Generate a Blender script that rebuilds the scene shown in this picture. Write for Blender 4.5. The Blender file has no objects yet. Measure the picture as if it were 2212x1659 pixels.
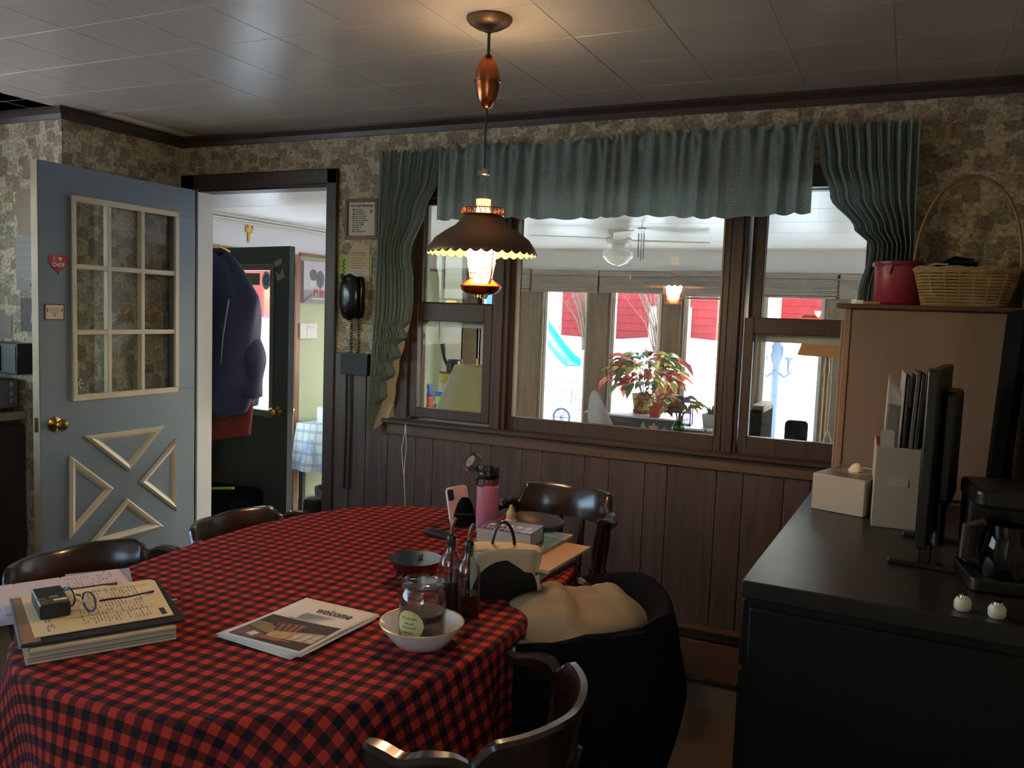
import bpy, bmesh, math, random
from mathutils import Vector, Matrix
PI = math.pi
rnd = random.Random(7)
SC = bpy.context.scene
COL = SC.collection

# ------------------------------------------------------------------ camera, world, sun, exposure
cam = bpy.data.cameras.new('camera'); camo = bpy.data.objects.new('camera', cam); COL.objects.link(camo)
cam.sensor_fit = 'HORIZONTAL'; cam.sensor_width = 36.0; cam.lens = 36.0 * 1815.0 / 2212.0
cam.clip_start = 0.05; cam.clip_end = 400
CR = ((0.9039151636, -0.4221141787, -0.0689709874), (0.4261713803, 0.9025460105, 0.0615520398), (0.0362675008, -0.0850312830, 0.9957180069))
m = Matrix.Identity(4)
for i in range(3):
    m[i][0] = CR[i][0]; m[i][1] = CR[i][2]; m[i][2] = -CR[i][1]
m[0][3], m[1][3], m[2][3] = 2.53284812, -3.39092885, 1.48578648
camo.matrix_world = m
SC.camera = camo

w = bpy.data.worlds.new('sky'); SC.world = w; w.use_nodes = True
nt = w.node_tree; nt.nodes.clear()
wo = nt.nodes.new('ShaderNodeOutputWorld'); bg = nt.nodes.new('ShaderNodeBackground')
sky = nt.nodes.new('ShaderNodeTexSky'); sky.sky_type = 'NISHITA'; sky.sun_disc = False
sky.sun_elevation = math.radians(34); sky.sun_rotation = math.radians(16); sky.air_density = 1.0; sky.dust_density = 2.0
bg.inputs['Strength'].default_value = 0.37
nt.links.new(sky.outputs[0], bg.inputs['Color']); nt.links.new(bg.outputs[0], wo.inputs['Surface'])

sun = bpy.data.lights.new('sun', 'SUN'); suno = bpy.data.objects.new('sun', sun); COL.objects.link(suno)
sun.energy = 3.2; sun.angle = math.radians(0.6); sun.color = (1.0, 0.98, 0.95)
suno.rotation_euler = Vector((-0.22, -0.78, -0.50)).to_track_quat('-Z', 'Y').to_euler()
suno.location = (6, 26, 14)

def portal(name, loc, rot, sx, sy):
    l = bpy.data.lights.new(name, 'AREA'); l.shape = 'RECTANGLE'; l.size = sx; l.size_y = sy
    l.cycles.is_portal = True
    o = bpy.data.objects.new(name, l); COL.objects.link(o); o.location = loc; o.rotation_euler = rot
    return o

SC.view_settings.view_transform = 'Standard'; SC.view_settings.look = 'None'
SC.view_settings.gamma = 1.0; SC.view_settings.use_curve_mapping = False
SC.view_settings.exposure = 2.5
SC.cycles.use_denoising = True
SC.cycles.max_bounces = 14; SC.cycles.diffuse_bounces = 7; SC.cycles.glossy_bounces = 5
SC.cycles.transmission_bounces = 10; SC.cycles.transparent_max_bounces = 24
SC.cycles.caustics_reflective = False; SC.cycles.caustics_refractive = False
SC.cycles.sample_clamp_indirect = 6.0

# ------------------------------------------------------------------ mesh helpers
class MB:
    def __init__(s): s.v = []; s.f = []; s.m = []; s.uv = {}; s.mi = 0
    def add(s, vs, fs, M=None):
        b = len(s.v)
        if M is not None: vs = [M @ Vector(p) for p in vs]
        s.v += [tuple(p) for p in vs]
        for f in fs: s.f.append([b + i for i in f]); s.m.append(s.mi)
        return b
    def box(s, x0, x1, y0, y1, z0, z1, M=None):
        vs = [(x0, y0, z0), (x1, y0, z0), (x1, y1, z0), (x0, y1, z0), (x0, y0, z1), (x1, y0, z1), (x1, y1, z1), (x0, y1, z1)]
        s.add(vs, [(0, 3, 2, 1), (4, 5, 6, 7), (0, 1, 5, 4), (1, 2, 6, 5), (2, 3, 7, 6), (3, 0, 4, 7)], M); return s
    def prism(s, pts, z0, z1, M=None):
        n = len(pts); vs = [(p[0], p[1], z0) for p in pts] + [(p[0], p[1], z1) for p in pts]
        fs = [tuple(range(n - 1, -1, -1)), tuple(range(n, 2 * n))] + [(i, (i + 1) % n, n + (i + 1) % n, n + i) for i in range(n)]
        s.add(vs, fs, M); return s
    def lathe(s, prof, n=24, M=None, pw=2.0, closed=False):
        vs = []; fs = []; k = len(prof)
        for r, z in prof:
            for i in range(n):
                a = 2 * PI * i / n; c, sn = math.cos(a), math.sin(a)
                q = (abs(c) ** pw + abs(sn) ** pw) ** (-1 / pw) if pw != 2 else 1
                vs.append((r * c * q, r * sn * q, z))
        for j in range(k - 1 + (1 if closed else 0)):
            j2 = (j + 1) % k
            for i in range(n):
                i2 = (i + 1) % n
                fs.append((j * n + i, j * n + i2, j2 * n + i2, j2 * n + i))
        if not closed:
            if prof[0][0] > 1e-5: fs.append(tuple(range(n - 1, -1, -1)))
            if prof[-1][0] > 1e-5: fs.append(tuple((k - 1) * n + i for i in range(n)))
        s.add(vs, fs, M); return s
    def tube(s, pts, r, n=8, closed=False, M=None, sx=1.0):
        pts = [Vector(p) for p in pts]; k = len(pts)
        rs = r if isinstance(r, (list, tuple)) else [r] * k
        vs = []; fs = []; up = None
        for i, p in enumerate(pts):
            a = pts[(i - 1) % k] if (closed or i > 0) else p
            b = pts[(i + 1) % k] if (closed or i < k - 1) else p
            t = (b - a).normalized()
            if up is None:
                up = Vector((0, 0, 1)) if abs(t.z) < 0.9 else Vector((1, 0, 0))
            x = t.cross(up)
            if x.length < 1e-6: x = t.orthogonal()
            x.normalize(); y = x.cross(t).normalized(); up = y
            for j in range(n):
                an = 2 * PI * j / n
                vs.append(p + x * (math.cos(an) * rs[i] * sx) + y * (math.sin(an) * rs[i]))
        for i in range(k - 1 + (1 if closed else 0)):
            i2 = (i + 1) % k
            for j in range(n):
                j2 = (j + 1) % n
                fs.append((i * n + j, i * n + j2, i2 * n + j2, i2 * n + j))
        if not closed:
            fs.append(tuple(range(n - 1, -1, -1))); fs.append(tuple((k - 1) * n + j for j in range(n)))
        s.add(vs, fs, M); return s
    def grid(s, nu, nv, fn, closeu=False, uvfn=None):
        b = len(s.v); ku = nu if closeu else nu + 1
        vs = [fn(i / nu, j / nv) for j in range(nv + 1) for i in range(ku)]
        s.v += [tuple(p) for p in vs]
        if uvfn:
            for j in range(nv + 1):
                for i in range(ku): s.uv[b + j * ku + i] = uvfn(i / nu, j / nv)
        for j in range(nv):
            for i in range(nu):
                i2 = (i + 1) % ku if closeu else i + 1
                s.f.append([b + j * ku + i, b + j * ku + i2, b + (j + 1) * ku + i2, b + (j + 1) * ku + i]); s.m.append(s.mi)
        return s
    def ball(s, c, r, nu=16, nv=10, M=None):
        r = r if isinstance(r, (list, tuple)) else (r, r, r)
        prof = [(math.sin(PI * j / nv), -math.cos(PI * j / nv)) for j in range(nv + 1)]
        prof[0] = (0.0, -1.0); prof[-1] = (0.0, 1.0)
        T = Matrix.Translation(c) @ Matrix.Diagonal((r[0], r[1], r[2], 1))
        if M is not None: T = M @ T
        return s.lathe(prof, nu, T)
    def mesh(s, name, mats, smooth=True, ang=40):
        me = bpy.data.meshes.new(name)
        me.from_pydata(s.v, [], s.f); 
        for mt in (mats if isinstance(mats, (list, tuple)) else [mats]): me.materials.append(mt)
        if max(s.m or [0]) > 0: me.polygons.foreach_set('material_index', s.m)
        if s.uv:
            ul = me.uv_layers.new(name='UVMap')
            for l in me.loops:
                if l.vertex_index in s.uv: ul.data[l.index].uv = s.uv[l.vertex_index]
        bm = bmesh.new(); bm.from_mesh(me)
        bmesh.ops.remove_doubles(bm, verts=bm.verts, dist=1e-6)
        bmesh.ops.recalc_face_normals(bm, faces=bm.faces); bm.to_mesh(me); bm.free()
        if smooth:
            me.polygons.foreach_set('use_smooth', [True] * len(me.polygons))
            me.set_sharp_from_angle(angle=math.radians(ang))
        me.update(); return me

def link(name, me, parent=None, bevel=0, solid=0, sub=0, loc=None, rot=None, seg=2):
    o = bpy.data.objects.new(name, me); COL.objects.link(o)
    if parent is not None: o.parent = parent
    if loc is not None: o.location = loc
    if rot is not None: o.rotation_euler = rot
    if solid:
        md = o.modifiers.new('solid', 'SOLIDIFY'); md.thickness = solid; md.offset = 0
    if sub:
        md = o.modifiers.new('sub', 'SUBSURF'); md.levels = sub; md.render_levels = sub
    if bevel:
        md = o.modifiers.new('edge', 'BEVEL'); md.width = bevel; md.segments = seg; md.limit_method = 'ANGLE'; md.angle_limit = math.radians(40)
    return o
def part(name, mb, mats, parent, smooth=True, ang=40, label=None, kind=None, **k):
    o = link(name, mb.mesh(name, mats, smooth, ang), parent, **k)
    if label: o['label'] = label
    if kind: o['kind'] = kind
    return o
def tag(o, label, cat, group=None):
    o['label'] = label; o['category'] = cat
    if group: o['group'] = group
    return o
def thing(name, label, cat, loc=(0, 0, 0), rz=0, group=None, rot=None):
    o = bpy.data.objects.new(name, None); COL.objects.link(o); o.empty_display_size = 0.05
    o.location = loc; o.rotation_euler = rot if rot is not None else (0, 0, math.radians(rz))
    return tag(o, label, cat, group)
def solo(name, mb, mats, label, cat, loc=(0, 0, 0), rz=0, group=None, smooth=True, ang=40, rot=None, **k):
    o = link(name, mb.mesh(name, mats, smooth, ang), None, **k); o.location = loc
    o.rotation_euler = rot if rot is not None else (0, 0, math.radians(rz))
    return tag(o, label, cat, group)
def struct(name, mb, mats, parent=None, smooth=False, **k):
    o = link(name, mb.mesh(name, mats, smooth), parent, **k)
    if parent is None: o['kind'] = 'structure'
    return o
def sroot(name, loc=(0, 0, 0), rz=0):
    o = bpy.data.objects.new(name, None); COL.objects.link(o); o.location = loc
    o.rotation_euler = (0, 0, math.radians(rz)); o['kind'] = 'structure'; o.empty_display_size = 0.05; return o
def dup(root, loc, rz, label=None, group=None):
    def cp(o, par):
        c = o.copy(); COL.objects.link(c)
        if par is not None: c.parent = par
        for ch in o.children: cp(ch, c)
        return c
    r = cp(root, None); r.location = loc; r.rotation_euler = (0, 0, math.radians(rz))
    if label: r['label'] = label
    if group: r['group'] = group
    return r
def WALL(x, y, z, rz=0):      # local x right, y up, z out of a wall that faces -Y (turned by rz about Z)
    return Matrix.Translation((x, y, z)) @ Matrix.Rotation(math.radians(rz), 4, 'Z') @ Matrix(((1, 0, 0, 0), (0, 0, -1, 0), (0, 1, 0, 0), (0, 0, 0, 1)))
def FLAT(x, y, z, rz=0): return Matrix.Translation((x, y, z)) @ Matrix.Rotation(math.radians(rz), 4, 'Z')
def rect(x0, x1, y0, y1): return [(x0, y0), (x1, y0), (x1, y1), (x0, y1)]
def rrect(x0, x1, y0, y1, r, n=5):
    o = []
    for cx, cy, a0 in ((x1 - r, y0 + r, -90), (x1 - r, y1 - r, 0), (x0 + r, y1 - r, 90), (x0 + r, y0 + r, 180)):
        for i in range(n + 1):
            a = math.radians(a0 + 90 * i / n); o.append((cx + r * math.cos(a), cy + r * math.sin(a)))
    return o
def circ(cx, cy, r, n=24, ry=None):
    return [(cx + r * math.cos(2 * PI * i / n), cy + (ry or r) * math.sin(2 * PI * i / n)) for i in range(n)]
def heart(cx, cy, s, n=28):
    o = []
    for i in range(n):
        t = 2 * PI * i / n
        o.append((cx + s * 16 * math.sin(t) ** 3 / 17, cy + s * (13 * math.cos(t) - 5 * math.cos(2 * t) - 2 * math.cos(3 * t) - math.cos(4 * t)) / 17))
    return o[::-1]
def word(name, txt, size, mat, parent, M, align='LEFT', ext=0.0003, bold=0.0, shear=0.0, spacing=1.0, fit=None):
    cu = bpy.data.curves.new(name, 'FONT'); cu.body = txt; cu.size = size; cu.align_x = align; cu.extrude = ext; cu.offset = bold
    cu.shear = shear; cu.space_line = spacing; cu.resolution_u = 3
    t = bpy.data.objects.new(name, cu); COL.objects.link(t)
    dg = bpy.context.evaluated_depsgraph_get(); me = bpy.data.meshes.new_from_object(t.evaluated_get(dg))
    bpy.data.objects.remove(t); bpy.data.curves.remove(cu)
    if fit and len(me.vertices):
        xs = [v.co.x for v in me.vertices]; k = fit / max(1e-6, max(xs) - min(xs))
        for v in me.vertices: v.co.x *= k
    me.transform(M); me.materials.clear(); me.materials.append(mat); me.name = name
    return link(name, me, parent)

# ------------------------------------------------------------------ material helpers
def lin(c): return tuple(((x / 255) / 12.92 if x <= 10 else (((x / 255) + 0.055) / 1.055) ** 2.4) for x in c)
MATS = {}
def mat(name, col, rough=0.5, metal=0.0, spec=0.5, noise=None, bump=None, wood=None, coat=0.0, sss=0, emis=None, transl=0.0):
    if name in MATS: return MATS[name]
    mt = bpy.data.materials.new(name); mt.use_nodes = True; n = mt.node_tree.nodes; L = mt.node_tree.links
    p = n['Principled BSDF']; c = lin(col)
    p.inputs['Base Color'].default_value = (*c, 1); p.inputs['Roughness'].default_value = rough
    p.inputs['Metallic'].default_value = metal; p.inputs['Specular IOR Level'].default_value = spec
    if coat: p.inputs['Coat Weight'].default_value = coat; p.inputs['Coat Roughness'].default_value = 0.15
    tc = None
    if noise or bump or wood:
        tc = n.new('ShaderNodeTexCoord'); mp = n.new('ShaderNodeMapping'); L.new(tc.outputs['Object'], mp.inputs['Vector'])
    if noise:     # (scale, amount)
        nz = n.new('ShaderNodeTexNoise'); nz.inputs['Scale'].default_value = noise[0]; nz.inputs['Detail'].default_value = 5
        L.new(mp.outputs[0], nz.inputs['Vector'])
        rp = n.new('ShaderNodeValToRGB'); a = noise[1]
        rp.color_ramp.elements[0].position = 0.3; rp.color_ramp.elements[1].position = 0.7
        rp.color_ramp.elements[0].color = (*[x * (1 - a) for x in c], 1); rp.color_ramp.elements[1].color = (*[min(1, x * (1 + a)) for x in c], 1)
        L.new(nz.outputs['Fac'], rp.inputs[0]); L.new(rp.outputs[0], p.inputs['Base Color'])
    if wood:      # (axis, scale, amount)
        sc = [wood[1]] * 3; sc['xyz'.index(wood[0])] = wood[1] * 0.06
        mp.inputs['Scale'].default_value = sc
        nz = n.new('ShaderNodeTexNoise'); nz.inputs['Scale'].default_value = 1.0; nz.inputs['Detail'].default_value = 6; nz.inputs['Distortion'].default_value = 1.2
        L.new(mp.outputs[0], nz.inputs['Vector'])
        rp = n.new('ShaderNodeValToRGB'); a = wood[2]
        rp.color_ramp.elements[0].position = 0.3; rp.color_ramp.elements[1].position = 0.7
        rp.color_ramp.elements[0].color = (*[x * (1 - a) for x in c], 1); rp.color_ramp.elements[1].color = (*[min(1, x * (1 + a)) for x in c], 1)
        L.new(nz.outputs['Fac'], rp.inputs[0]); L.new(rp.outputs[0], p.inputs['Base Color'])
    if bump:      # (scale, strength)
        nb = n.new('ShaderNodeTexNoise'); nb.inputs['Scale'].default_value = bump[0]; nb.inputs['Detail'].default_value = 4
        L.new(tc.outputs['Object'], nb.inputs['Vector'])
        bp = n.new('ShaderNodeBump'); bp.inputs['Strength'].default_value = bump[1]; bp.inputs['Distance'].default_value = 0.002
        L.new(nb.outputs['Fac'], bp.inputs['Height']); L.new(bp.outputs[0], p.inputs['Normal'])
    if emis:
        p.inputs['Emission Color'].default_value = (*emis[0], 1); p.inputs['Emission Strength'].default_value = emis[1]
    if transl:
        tr = n.new('ShaderNodeBsdfTranslucent'); tr.inputs['Color'].default_value = (*c, 1); mx = n.new('ShaderNodeMixShader'); mx.inputs[0].default_value = transl
        src = p.inputs['Base Color'].links[0].from_socket if p.inputs['Base Color'].links else None
        if src: L.new(src, tr.inputs['Color'])
        L.new(p.outputs[0], mx.inputs[1]); L.new(tr.outputs[0], mx.inputs[2]); L.new(mx.outputs[0], n['Material Output'].inputs['Surface'])
    MATS[name] = mt; return mt
def glass(name, tint=(255, 255, 255), rough=0.0, refl=1.0, ior=1.5):   # thin sheet: tinted pass-through plus fresnel reflection
    if name in MATS: return MATS[name]
    mt = bpy.data.materials.new(name); mt.use_nodes = True; n = mt.node_tree.nodes; L = mt.node_tree.links
    n.remove(n['Principled BSDF'])
    t = n.new('ShaderNodeBsdfTransparent'); t.inputs[0].default_value = (*lin(tint), 1)
    g = n.new('ShaderNodeBsdfGlossy'); g.inputs['Roughness'].default_value = rough
    lw = n.new('ShaderNodeLayerWeight'); lw.inputs['Blend'].default_value = .5
    pw_ = n.new('ShaderNodeMath'); pw_.operation = 'POWER'; pw_.inputs[1].default_value = 5; L.new(lw.outputs['Facing'], pw_.inputs[0])
    mu = n.new('ShaderNodeMath'); mu.operation = 'MULTIPLY_ADD'; mu.inputs[1].default_value = .9; mu.inputs[2].default_value = .042 * refl; mu.use_clamp = True; L.new(pw_.outputs[0], mu.inputs[0])
    mx = n.new('ShaderNodeMixShader'); L.new(mu.outputs[0], mx.inputs[0]); L.new(t.outputs[0], mx.inputs[1]); L.new(g.outputs[0], mx.inputs[2])
    L.new(mx.outputs[0], n['Material Output'].inputs['Surface']); MATS[name] = mt; return mt
def nodes(name):
    mt = bpy.data.materials.new(name); mt.use_nodes = True; MATS[name] = mt
    return mt, mt.node_tree.nodes, mt.node_tree.links, mt.node_tree.nodes['Principled BSDF']

# wallpaper: a patchwork of old kitchen scenes in tan, olive and brown print
def wallpaper():
    mt, n, L, p = nodes('wallpaper')
    tc = n.new('ShaderNodeTexCoord'); mp = n.new('ShaderNodeMapping'); mp.inputs['Scale'].default_value = (1, 1, 1.15); L.new(tc.outputs['Object'], mp.inputs[0])
    dn = n.new('ShaderNodeTexNoise'); dn.inputs['Scale'].default_value = 22; dn.inputs['Detail'].default_value = 3; L.new(mp.outputs[0], dn.inputs[0])
    ad = n.new('ShaderNodeVectorMath'); ad.operation = 'MULTIPLY_ADD'; ad.inputs[1].default_value = (.05, .05, .05); L.new(dn.outputs['Color'], ad.inputs[0]); L.new(mp.outputs[0], ad.inputs[2])
    v1 = n.new('ShaderNodeTexVoronoi'); v1.distance = 'CHEBYCHEV'; v1.inputs['Scale'].default_value = 14.0; v1.inputs['Randomness'].default_value = .85; L.new(ad.outputs[0], v1.inputs[0])
    sp = n.new('ShaderNodeSeparateColor'); L.new(v1.outputs['Color'], sp.inputs[0])
    r1 = n.new('ShaderNodeValToRGB'); r1.color_ramp.interpolation = 'CONSTANT'
    cols = [(0, (158, 140, 116)), (.2, (168, 150, 124)), (.38, (154, 146, 120)), (.55, (162, 142, 124)), (.72, (180, 164, 138)), (.88, (150, 132, 112))]
    e = r1.color_ramp.elements; e[0].position = 0; e[0].color = (*lin(cols[0][1]), 1); e[1].position = cols[1][0]; e[1].color = (*lin(cols[1][1]), 1)
    for q, c in cols[2:]:
        k = e.new(q); k.color = (*lin(c), 1)
    L.new(sp.outputs[0], r1.inputs[0])
    r2 = n.new('ShaderNodeValToRGB'); r2.color_ramp.elements[0].position = .40; r2.color_ramp.elements[0].color = (0, 0, 0, 1); r2.color_ramp.elements[1].position = .43; r2.color_ramp.elements[1].color = (1, 1, 1, 1)
    L.new(v1.outputs['Distance'], r2.inputs[0])
    mx = n.new('ShaderNodeMix'); mx.data_type = 'RGBA'; L.new(r2.outputs[0], mx.inputs['Factor']); L.new(r1.outputs[0], mx.inputs['A']); mx.inputs['B'].default_value = (*lin((200, 186, 158)), 1)
    v2 = n.new('ShaderNodeTexVoronoi'); v2.feature = 'DISTANCE_TO_EDGE'; v2.inputs['Scale'].default_value = 38; L.new(ad.outputs[0], v2.inputs[0])
    r3 = n.new('ShaderNodeValToRGB'); r3.color_ramp.elements[0].position = .02; r3.color_ramp.elements[0].color = (.62, .58, .52, 1); r3.color_ramp.elements[1].position = .07; r3.color_ramp.elements[1].color = (1, 1, 1, 1)
    L.new(v2.outputs['Distance'], r3.inputs[0])
    wv = n.new('ShaderNodeTexNoise'); wv.inputs['Scale'].default_value = 60; wv.inputs['Detail'].default_value = 6; L.new(mp.outputs[0], wv.inputs[0])
    r4 = n.new('ShaderNodeValToRGB'); r4.color_ramp.elements[0].position = .38; r4.color_ramp.elements[0].color = (.72, .7, .66, 1); r4.color_ramp.elements[1].position = .58; r4.color_ramp.elements[1].color = (1.08, 1.06, 1.02, 1); L.new(wv.outputs[0], r4.inputs[0])
    m2 = n.new('ShaderNodeMix'); m2.data_type = 'RGBA'; m2.blend_type = 'MULTIPLY'; m2.inputs['Factor'].default_value = 1; L.new(mx.outputs['Result'], m2.inputs['A']); L.new(r3.outputs[0], m2.inputs['B'])
    m3 = n.new('ShaderNodeMix'); m3.data_type = 'RGBA'; m3.blend_type = 'MULTIPLY'; m3.inputs['Factor'].default_value = 1; L.new(m2.outputs['Result'], m3.inputs['A']); L.new(r4.outputs[0], m3.inputs['B'])
    L.new(m3.outputs['Result'], p.inputs['Base Color']); p.inputs['Roughness'].default_value = .55; p.inputs['Specular IOR Level'].default_value = .35
    return mt
def gingham():
    mt, n, L, p = nodes('red_black_check')
    uv = n.new('ShaderNodeUVMap'); sp = n.new('ShaderNodeSeparateXYZ'); L.new(uv.outputs[0], sp.inputs[0])
    outs = []
    for ax in (0, 1):
        a = n.new('ShaderNodeMath'); a.operation = 'ADD'; a.inputs[1].default_value = 100.25; L.new(sp.outputs[ax], a.inputs[0])
        f = n.new('ShaderNodeMath'); f.operation = 'FRACT'; L.new(a.outputs[0], f.inputs[0])
        l = n.new('ShaderNodeMath'); l.operation = 'LESS_THAN'; l.inputs[1].default_value = .5; L.new(f.outputs[0], l.inputs[0]); outs.append(l)
    s = n.new('ShaderNodeMath'); s.operation = 'ADD'; L.new(outs[0].outputs[0], s.inputs[0]); L.new(outs[1].outputs[0], s.inputs[1])
    h = n.new('ShaderNodeMath'); h.operation = 'MULTIPLY'; h.inputs[1].default_value = .5; L.new(s.outputs[0], h.inputs[0])
    r = n.new('ShaderNodeValToRGB'); r.color_ramp.interpolation = 'CONSTANT'; e = r.color_ramp.elements
    e[0].position = 0; e[0].color = (*lin((198, 62, 48)), 1); e[1].position = .25; e[1].color = (*lin((112, 40, 38)), 1); k = e.new(.75); k.color = (*lin((42, 35, 40)), 1)
    L.new(h.outputs[0], r.inputs[0])
    nz = n.new('ShaderNodeTexNoise'); nz.inputs['Scale'].default_value = 3; L.new(uv.outputs[0], nz.inputs[0])
    rr = n.new('ShaderNodeValToRGB'); rr.color_ramp.elements[0].color = (.8, .8, .8, 1); rr.color_ramp.elements[1].color = (1.1, 1.1, 1.1, 1); L.new(nz.outputs[0], rr.inputs[0])
    mx = n.new('ShaderNodeMix'); mx.data_type = 'RGBA'; mx.blend_type = 'MULTIPLY'; mx.inputs['Factor'].default_value = 1; L.new(r.outputs[0], mx.inputs['A']); L.new(rr.outputs[0], mx.inputs['B'])
    L.new(mx.outputs['Result'], p.inputs['Base Color']); p.inputs['Roughness'].default_value = .85; p.inputs['Specular IOR Level'].default_value = .15
    return mt
def dotted_cloth():
    mt, n, L, p = nodes('green_dotted_cloth')
    tc = n.new('ShaderNodeTexCoord'); v = n.new('ShaderNodeTexVoronoi'); v.inputs['Scale'].default_value = 95; v.inputs['Randomness'].default_value = .35; L.new(tc.outputs['Object'], v.inputs[0])
    r = n.new('ShaderNodeValToRGB'); e = r.color_ramp.elements; e[0].position = .18; e[0].color = (*lin((196, 206, 196)), 1); e[1].position = .26; e[1].color = (*lin((138, 154, 150)), 1)
    L.new(v.outputs['Distance'], r.inputs[0]); L.new(r.outputs[0], p.inputs['Base Color']); p.inputs['Roughness'].default_value = .9; p.inputs['Specular IOR Level'].default_value = .1
    tr = n.new('ShaderNodeBsdfTranslucent'); L.new(r.outputs[0], tr.inputs['Color']); mx = n.new('ShaderNodeMixShader'); mx.inputs[0].default_value = .30
    L.new(p.outputs[0], mx.inputs[1]); L.new(tr.outputs[0], mx.inputs[2]); L.new(mx.outputs[0], n['Material Output'].inputs[0])
    return mt
M_paper = wallpaper(); M_check = gingham(); M_curtain = dotted_cloth()
M_tile = mat('ceiling_white', (198, 188, 176), .26, bump=(420, .12), noise=(2.5, .05))
M_tilegap = mat('ceiling_gap_lit', (245, 238, 226), .6)  # paler than the tiles: light caught by their edges, put into the colour
M_dark = mat('dark_trim_wood', (66, 50, 42), .42, wood=('x', 30, .25))
M_darkv = mat('dark_trim_wood_upright', (66, 50, 42), .42, wood=('z', 30, .25))
M_plank = mat('wainscot_wood', (84, 68, 62), .38, wood=('z', 26, .3))
M_walnut = mat('chair_wood', (42, 26, 20), .24, wood=('x', 22, .3), coat=.4)
M_black = mat('black_paint', (22, 21, 22), .35)
M_blackgloss = mat('black_gloss', (16, 16, 18), .16)
M_blackcloth = mat('black_cloth', (16, 17, 22), .95, spec=.1, bump=(300, .4))
M_brass = mat('brass', (200, 160, 84), .22, 1.0)
M_copper = mat('copper', (176, 104, 66), .24, 1.0)
M_bronze = mat('dark_bronze', (120, 92, 72), .42, .55)
M_chrome = mat('chrome', (200, 200, 205), .12, 1.0)
M_doorblue = mat('slate_blue_paint', (116, 130, 142), .42, noise=(3, .06))
M_cream = mat('cream_trim', (206, 194, 168), .42, noise=(6, .07))
M_white = mat('white_paint', (226, 223, 218), .5)
M_whitegloss = mat('white_gloss', (232, 228, 218), .14)
M_paperw = mat('paper_white', (226, 216, 204), .7)
M_papery = mat('paper_yellow', (228, 200, 150), .7)
M_ink = mat('ink', (52, 48, 50), .7)
M_inkgrey = mat('ink_grey', (120, 112, 108), .7)
M_green = mat('sage_wall', (190, 200, 164), .6, noise=(2, .04))
M_oak = mat('oak_trim', (150, 96, 62), .42, wood=('z', 24, .22))
M_oaky = mat('oak_trim_y', (150, 96, 62), .42, wood=('y', 24, .22))
M_snow = mat('snow', (244, 246, 250), .85, spec=.2, noise=(.6, .03))
M_pane = glass('window_pane', (246, 249, 247))
M_clear = glass('clear_glass', (238, 240, 240), refl=1.6)
M_red = mat('barn_red', (170, 42, 40), .7, noise=(3, .12))
M_cab = mat('cabinet_panel', (138, 114, 100), .5, wood=('z', 14, .08))
M_floor = mat('speckled_floor', (104, 92, 76), .7, noise=(120, .35))
# ------------------------------------------------------------------ kitchen shell
T = .3048; CZ = 2.347
XR, XL, YR, XK, YN = 2.865, -1.05, -.715, -1.97, -5.2     # right wall, left wall, return wall, kitchen left wall, near wall
b = MB(); b.box(XK, XR, YN, 0.0, -.12, 0); struct('floor', b, M_floor)
# ceiling: a backing slab, foot-square tiles hung under it
b = MB(); b.box(XK - .1, XR + .1, YN - .1, .1, CZ + .0035, CZ + .16); ceil = struct('ceiling', b, M_tilegap)
g = .0013
def tilemesh(sx, sy):
    q = MB(); q.box(g, sx - g, g, sy - g, 0, .0035); return q.mesh('tile', M_tile, False)
full = tilemesh(T, T); half = tilemesh(T, .265)
for i in range(-7, 10):
    x0 = i * T
    for k in range(-1, 11):
        y0 = -.265 if k < 0 else -.265 - T * (k + 1)
        if x0 + T > XR + .2 or (x0 < XL - .03 and y0 > YR - .1): continue
        link('tile', half if k < 0 else full, ceil, bevel=.0012, loc=(x0, y0, CZ), seg=1)
b = MB(); y1 = -.265 - T * 11
b.box(XK, XR, YN, y1 - g, CZ, CZ + .0035); part('tile_field', b, M_tile, ceil, kind='stuff')
b = MB(); b.box(XK, XL - .02, y1, YR, CZ, CZ + .0035); b.box(9 * T + .118, XR, y1, 0, CZ, CZ + .0035); part('tile_edge', b, M_tile, ceil, kind='stuff')

# back wall with the doorway and the window opening
DX0, DX1, DH = -.95, -.082, 2.075
WX0, WX1, WZ0, WZ1 = .345, 2.46, .94, 2.03
b = MB()
for x0, x1, z0, z1 in ((XL - .1, DX0, 0, CZ), (DX0, DX1, DH, CZ), (DX1, WX0, 0, CZ), (WX0, WX1, 0, WZ0), (WX0, WX1, WZ1, CZ), (WX1, XR, 0, CZ)):
    b.box(x0, x1, 0, .09, z0, z1)
wb = struct('wall_back', b, M_paper)
# wainscot planks of uneven width
def planks(x0, x1, z1, parent, y=0.0):
    wds = [.157, .095, .202, .105, .155, .098, .2, .11]; x = x0; i = 0
    while x < x1 - .01:
        wd = min(wds[i % 8], x1 - x); q = MB(); q.box(x + .0015, x + wd - .0015, y - .009, y, .02, z1)
        part('plank', q, M_plank, parent, bevel=.003, seg=1); x += wd; i += 1
planks(.076 - .157 + .0, WX0 - .045, 1.255, wb); planks(WX0 - .045, XR, .885, wb)
b = MB(); b.box(XL - .1, XL, YR, 0, 0, CZ); wl = struct('wall_left', b, M_paper)
b = MB(); b.box(XK, XL - .1, YR, YR + .1, 0, CZ); struct('wall_return', b, M_paper)
b = MB(); b.box(XL - .1, XL, YR, YR + .05, 0, CZ)
b = MB()                                            # kitchen left wall with a window over its counter
KW = (-4.9, -1.3, 1.08, 2.12)
b.box(XK - .1, XK, YN, KW[0], 0, CZ); b.box(XK - .1, XK, KW[1], YR + .1, 0, CZ); b.box(XK - .1, XK, KW[0], KW[1], 0, KW[2]); b.box(XK - .1, XK, KW[0], KW[1], KW[3], CZ)
struct('wall_kitchen', b, M_paper)
RW = (-5.0, -3.55, 1.12, 2.1)                       # unseen window added in the right wall to fill the kitchen with daylight
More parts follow.
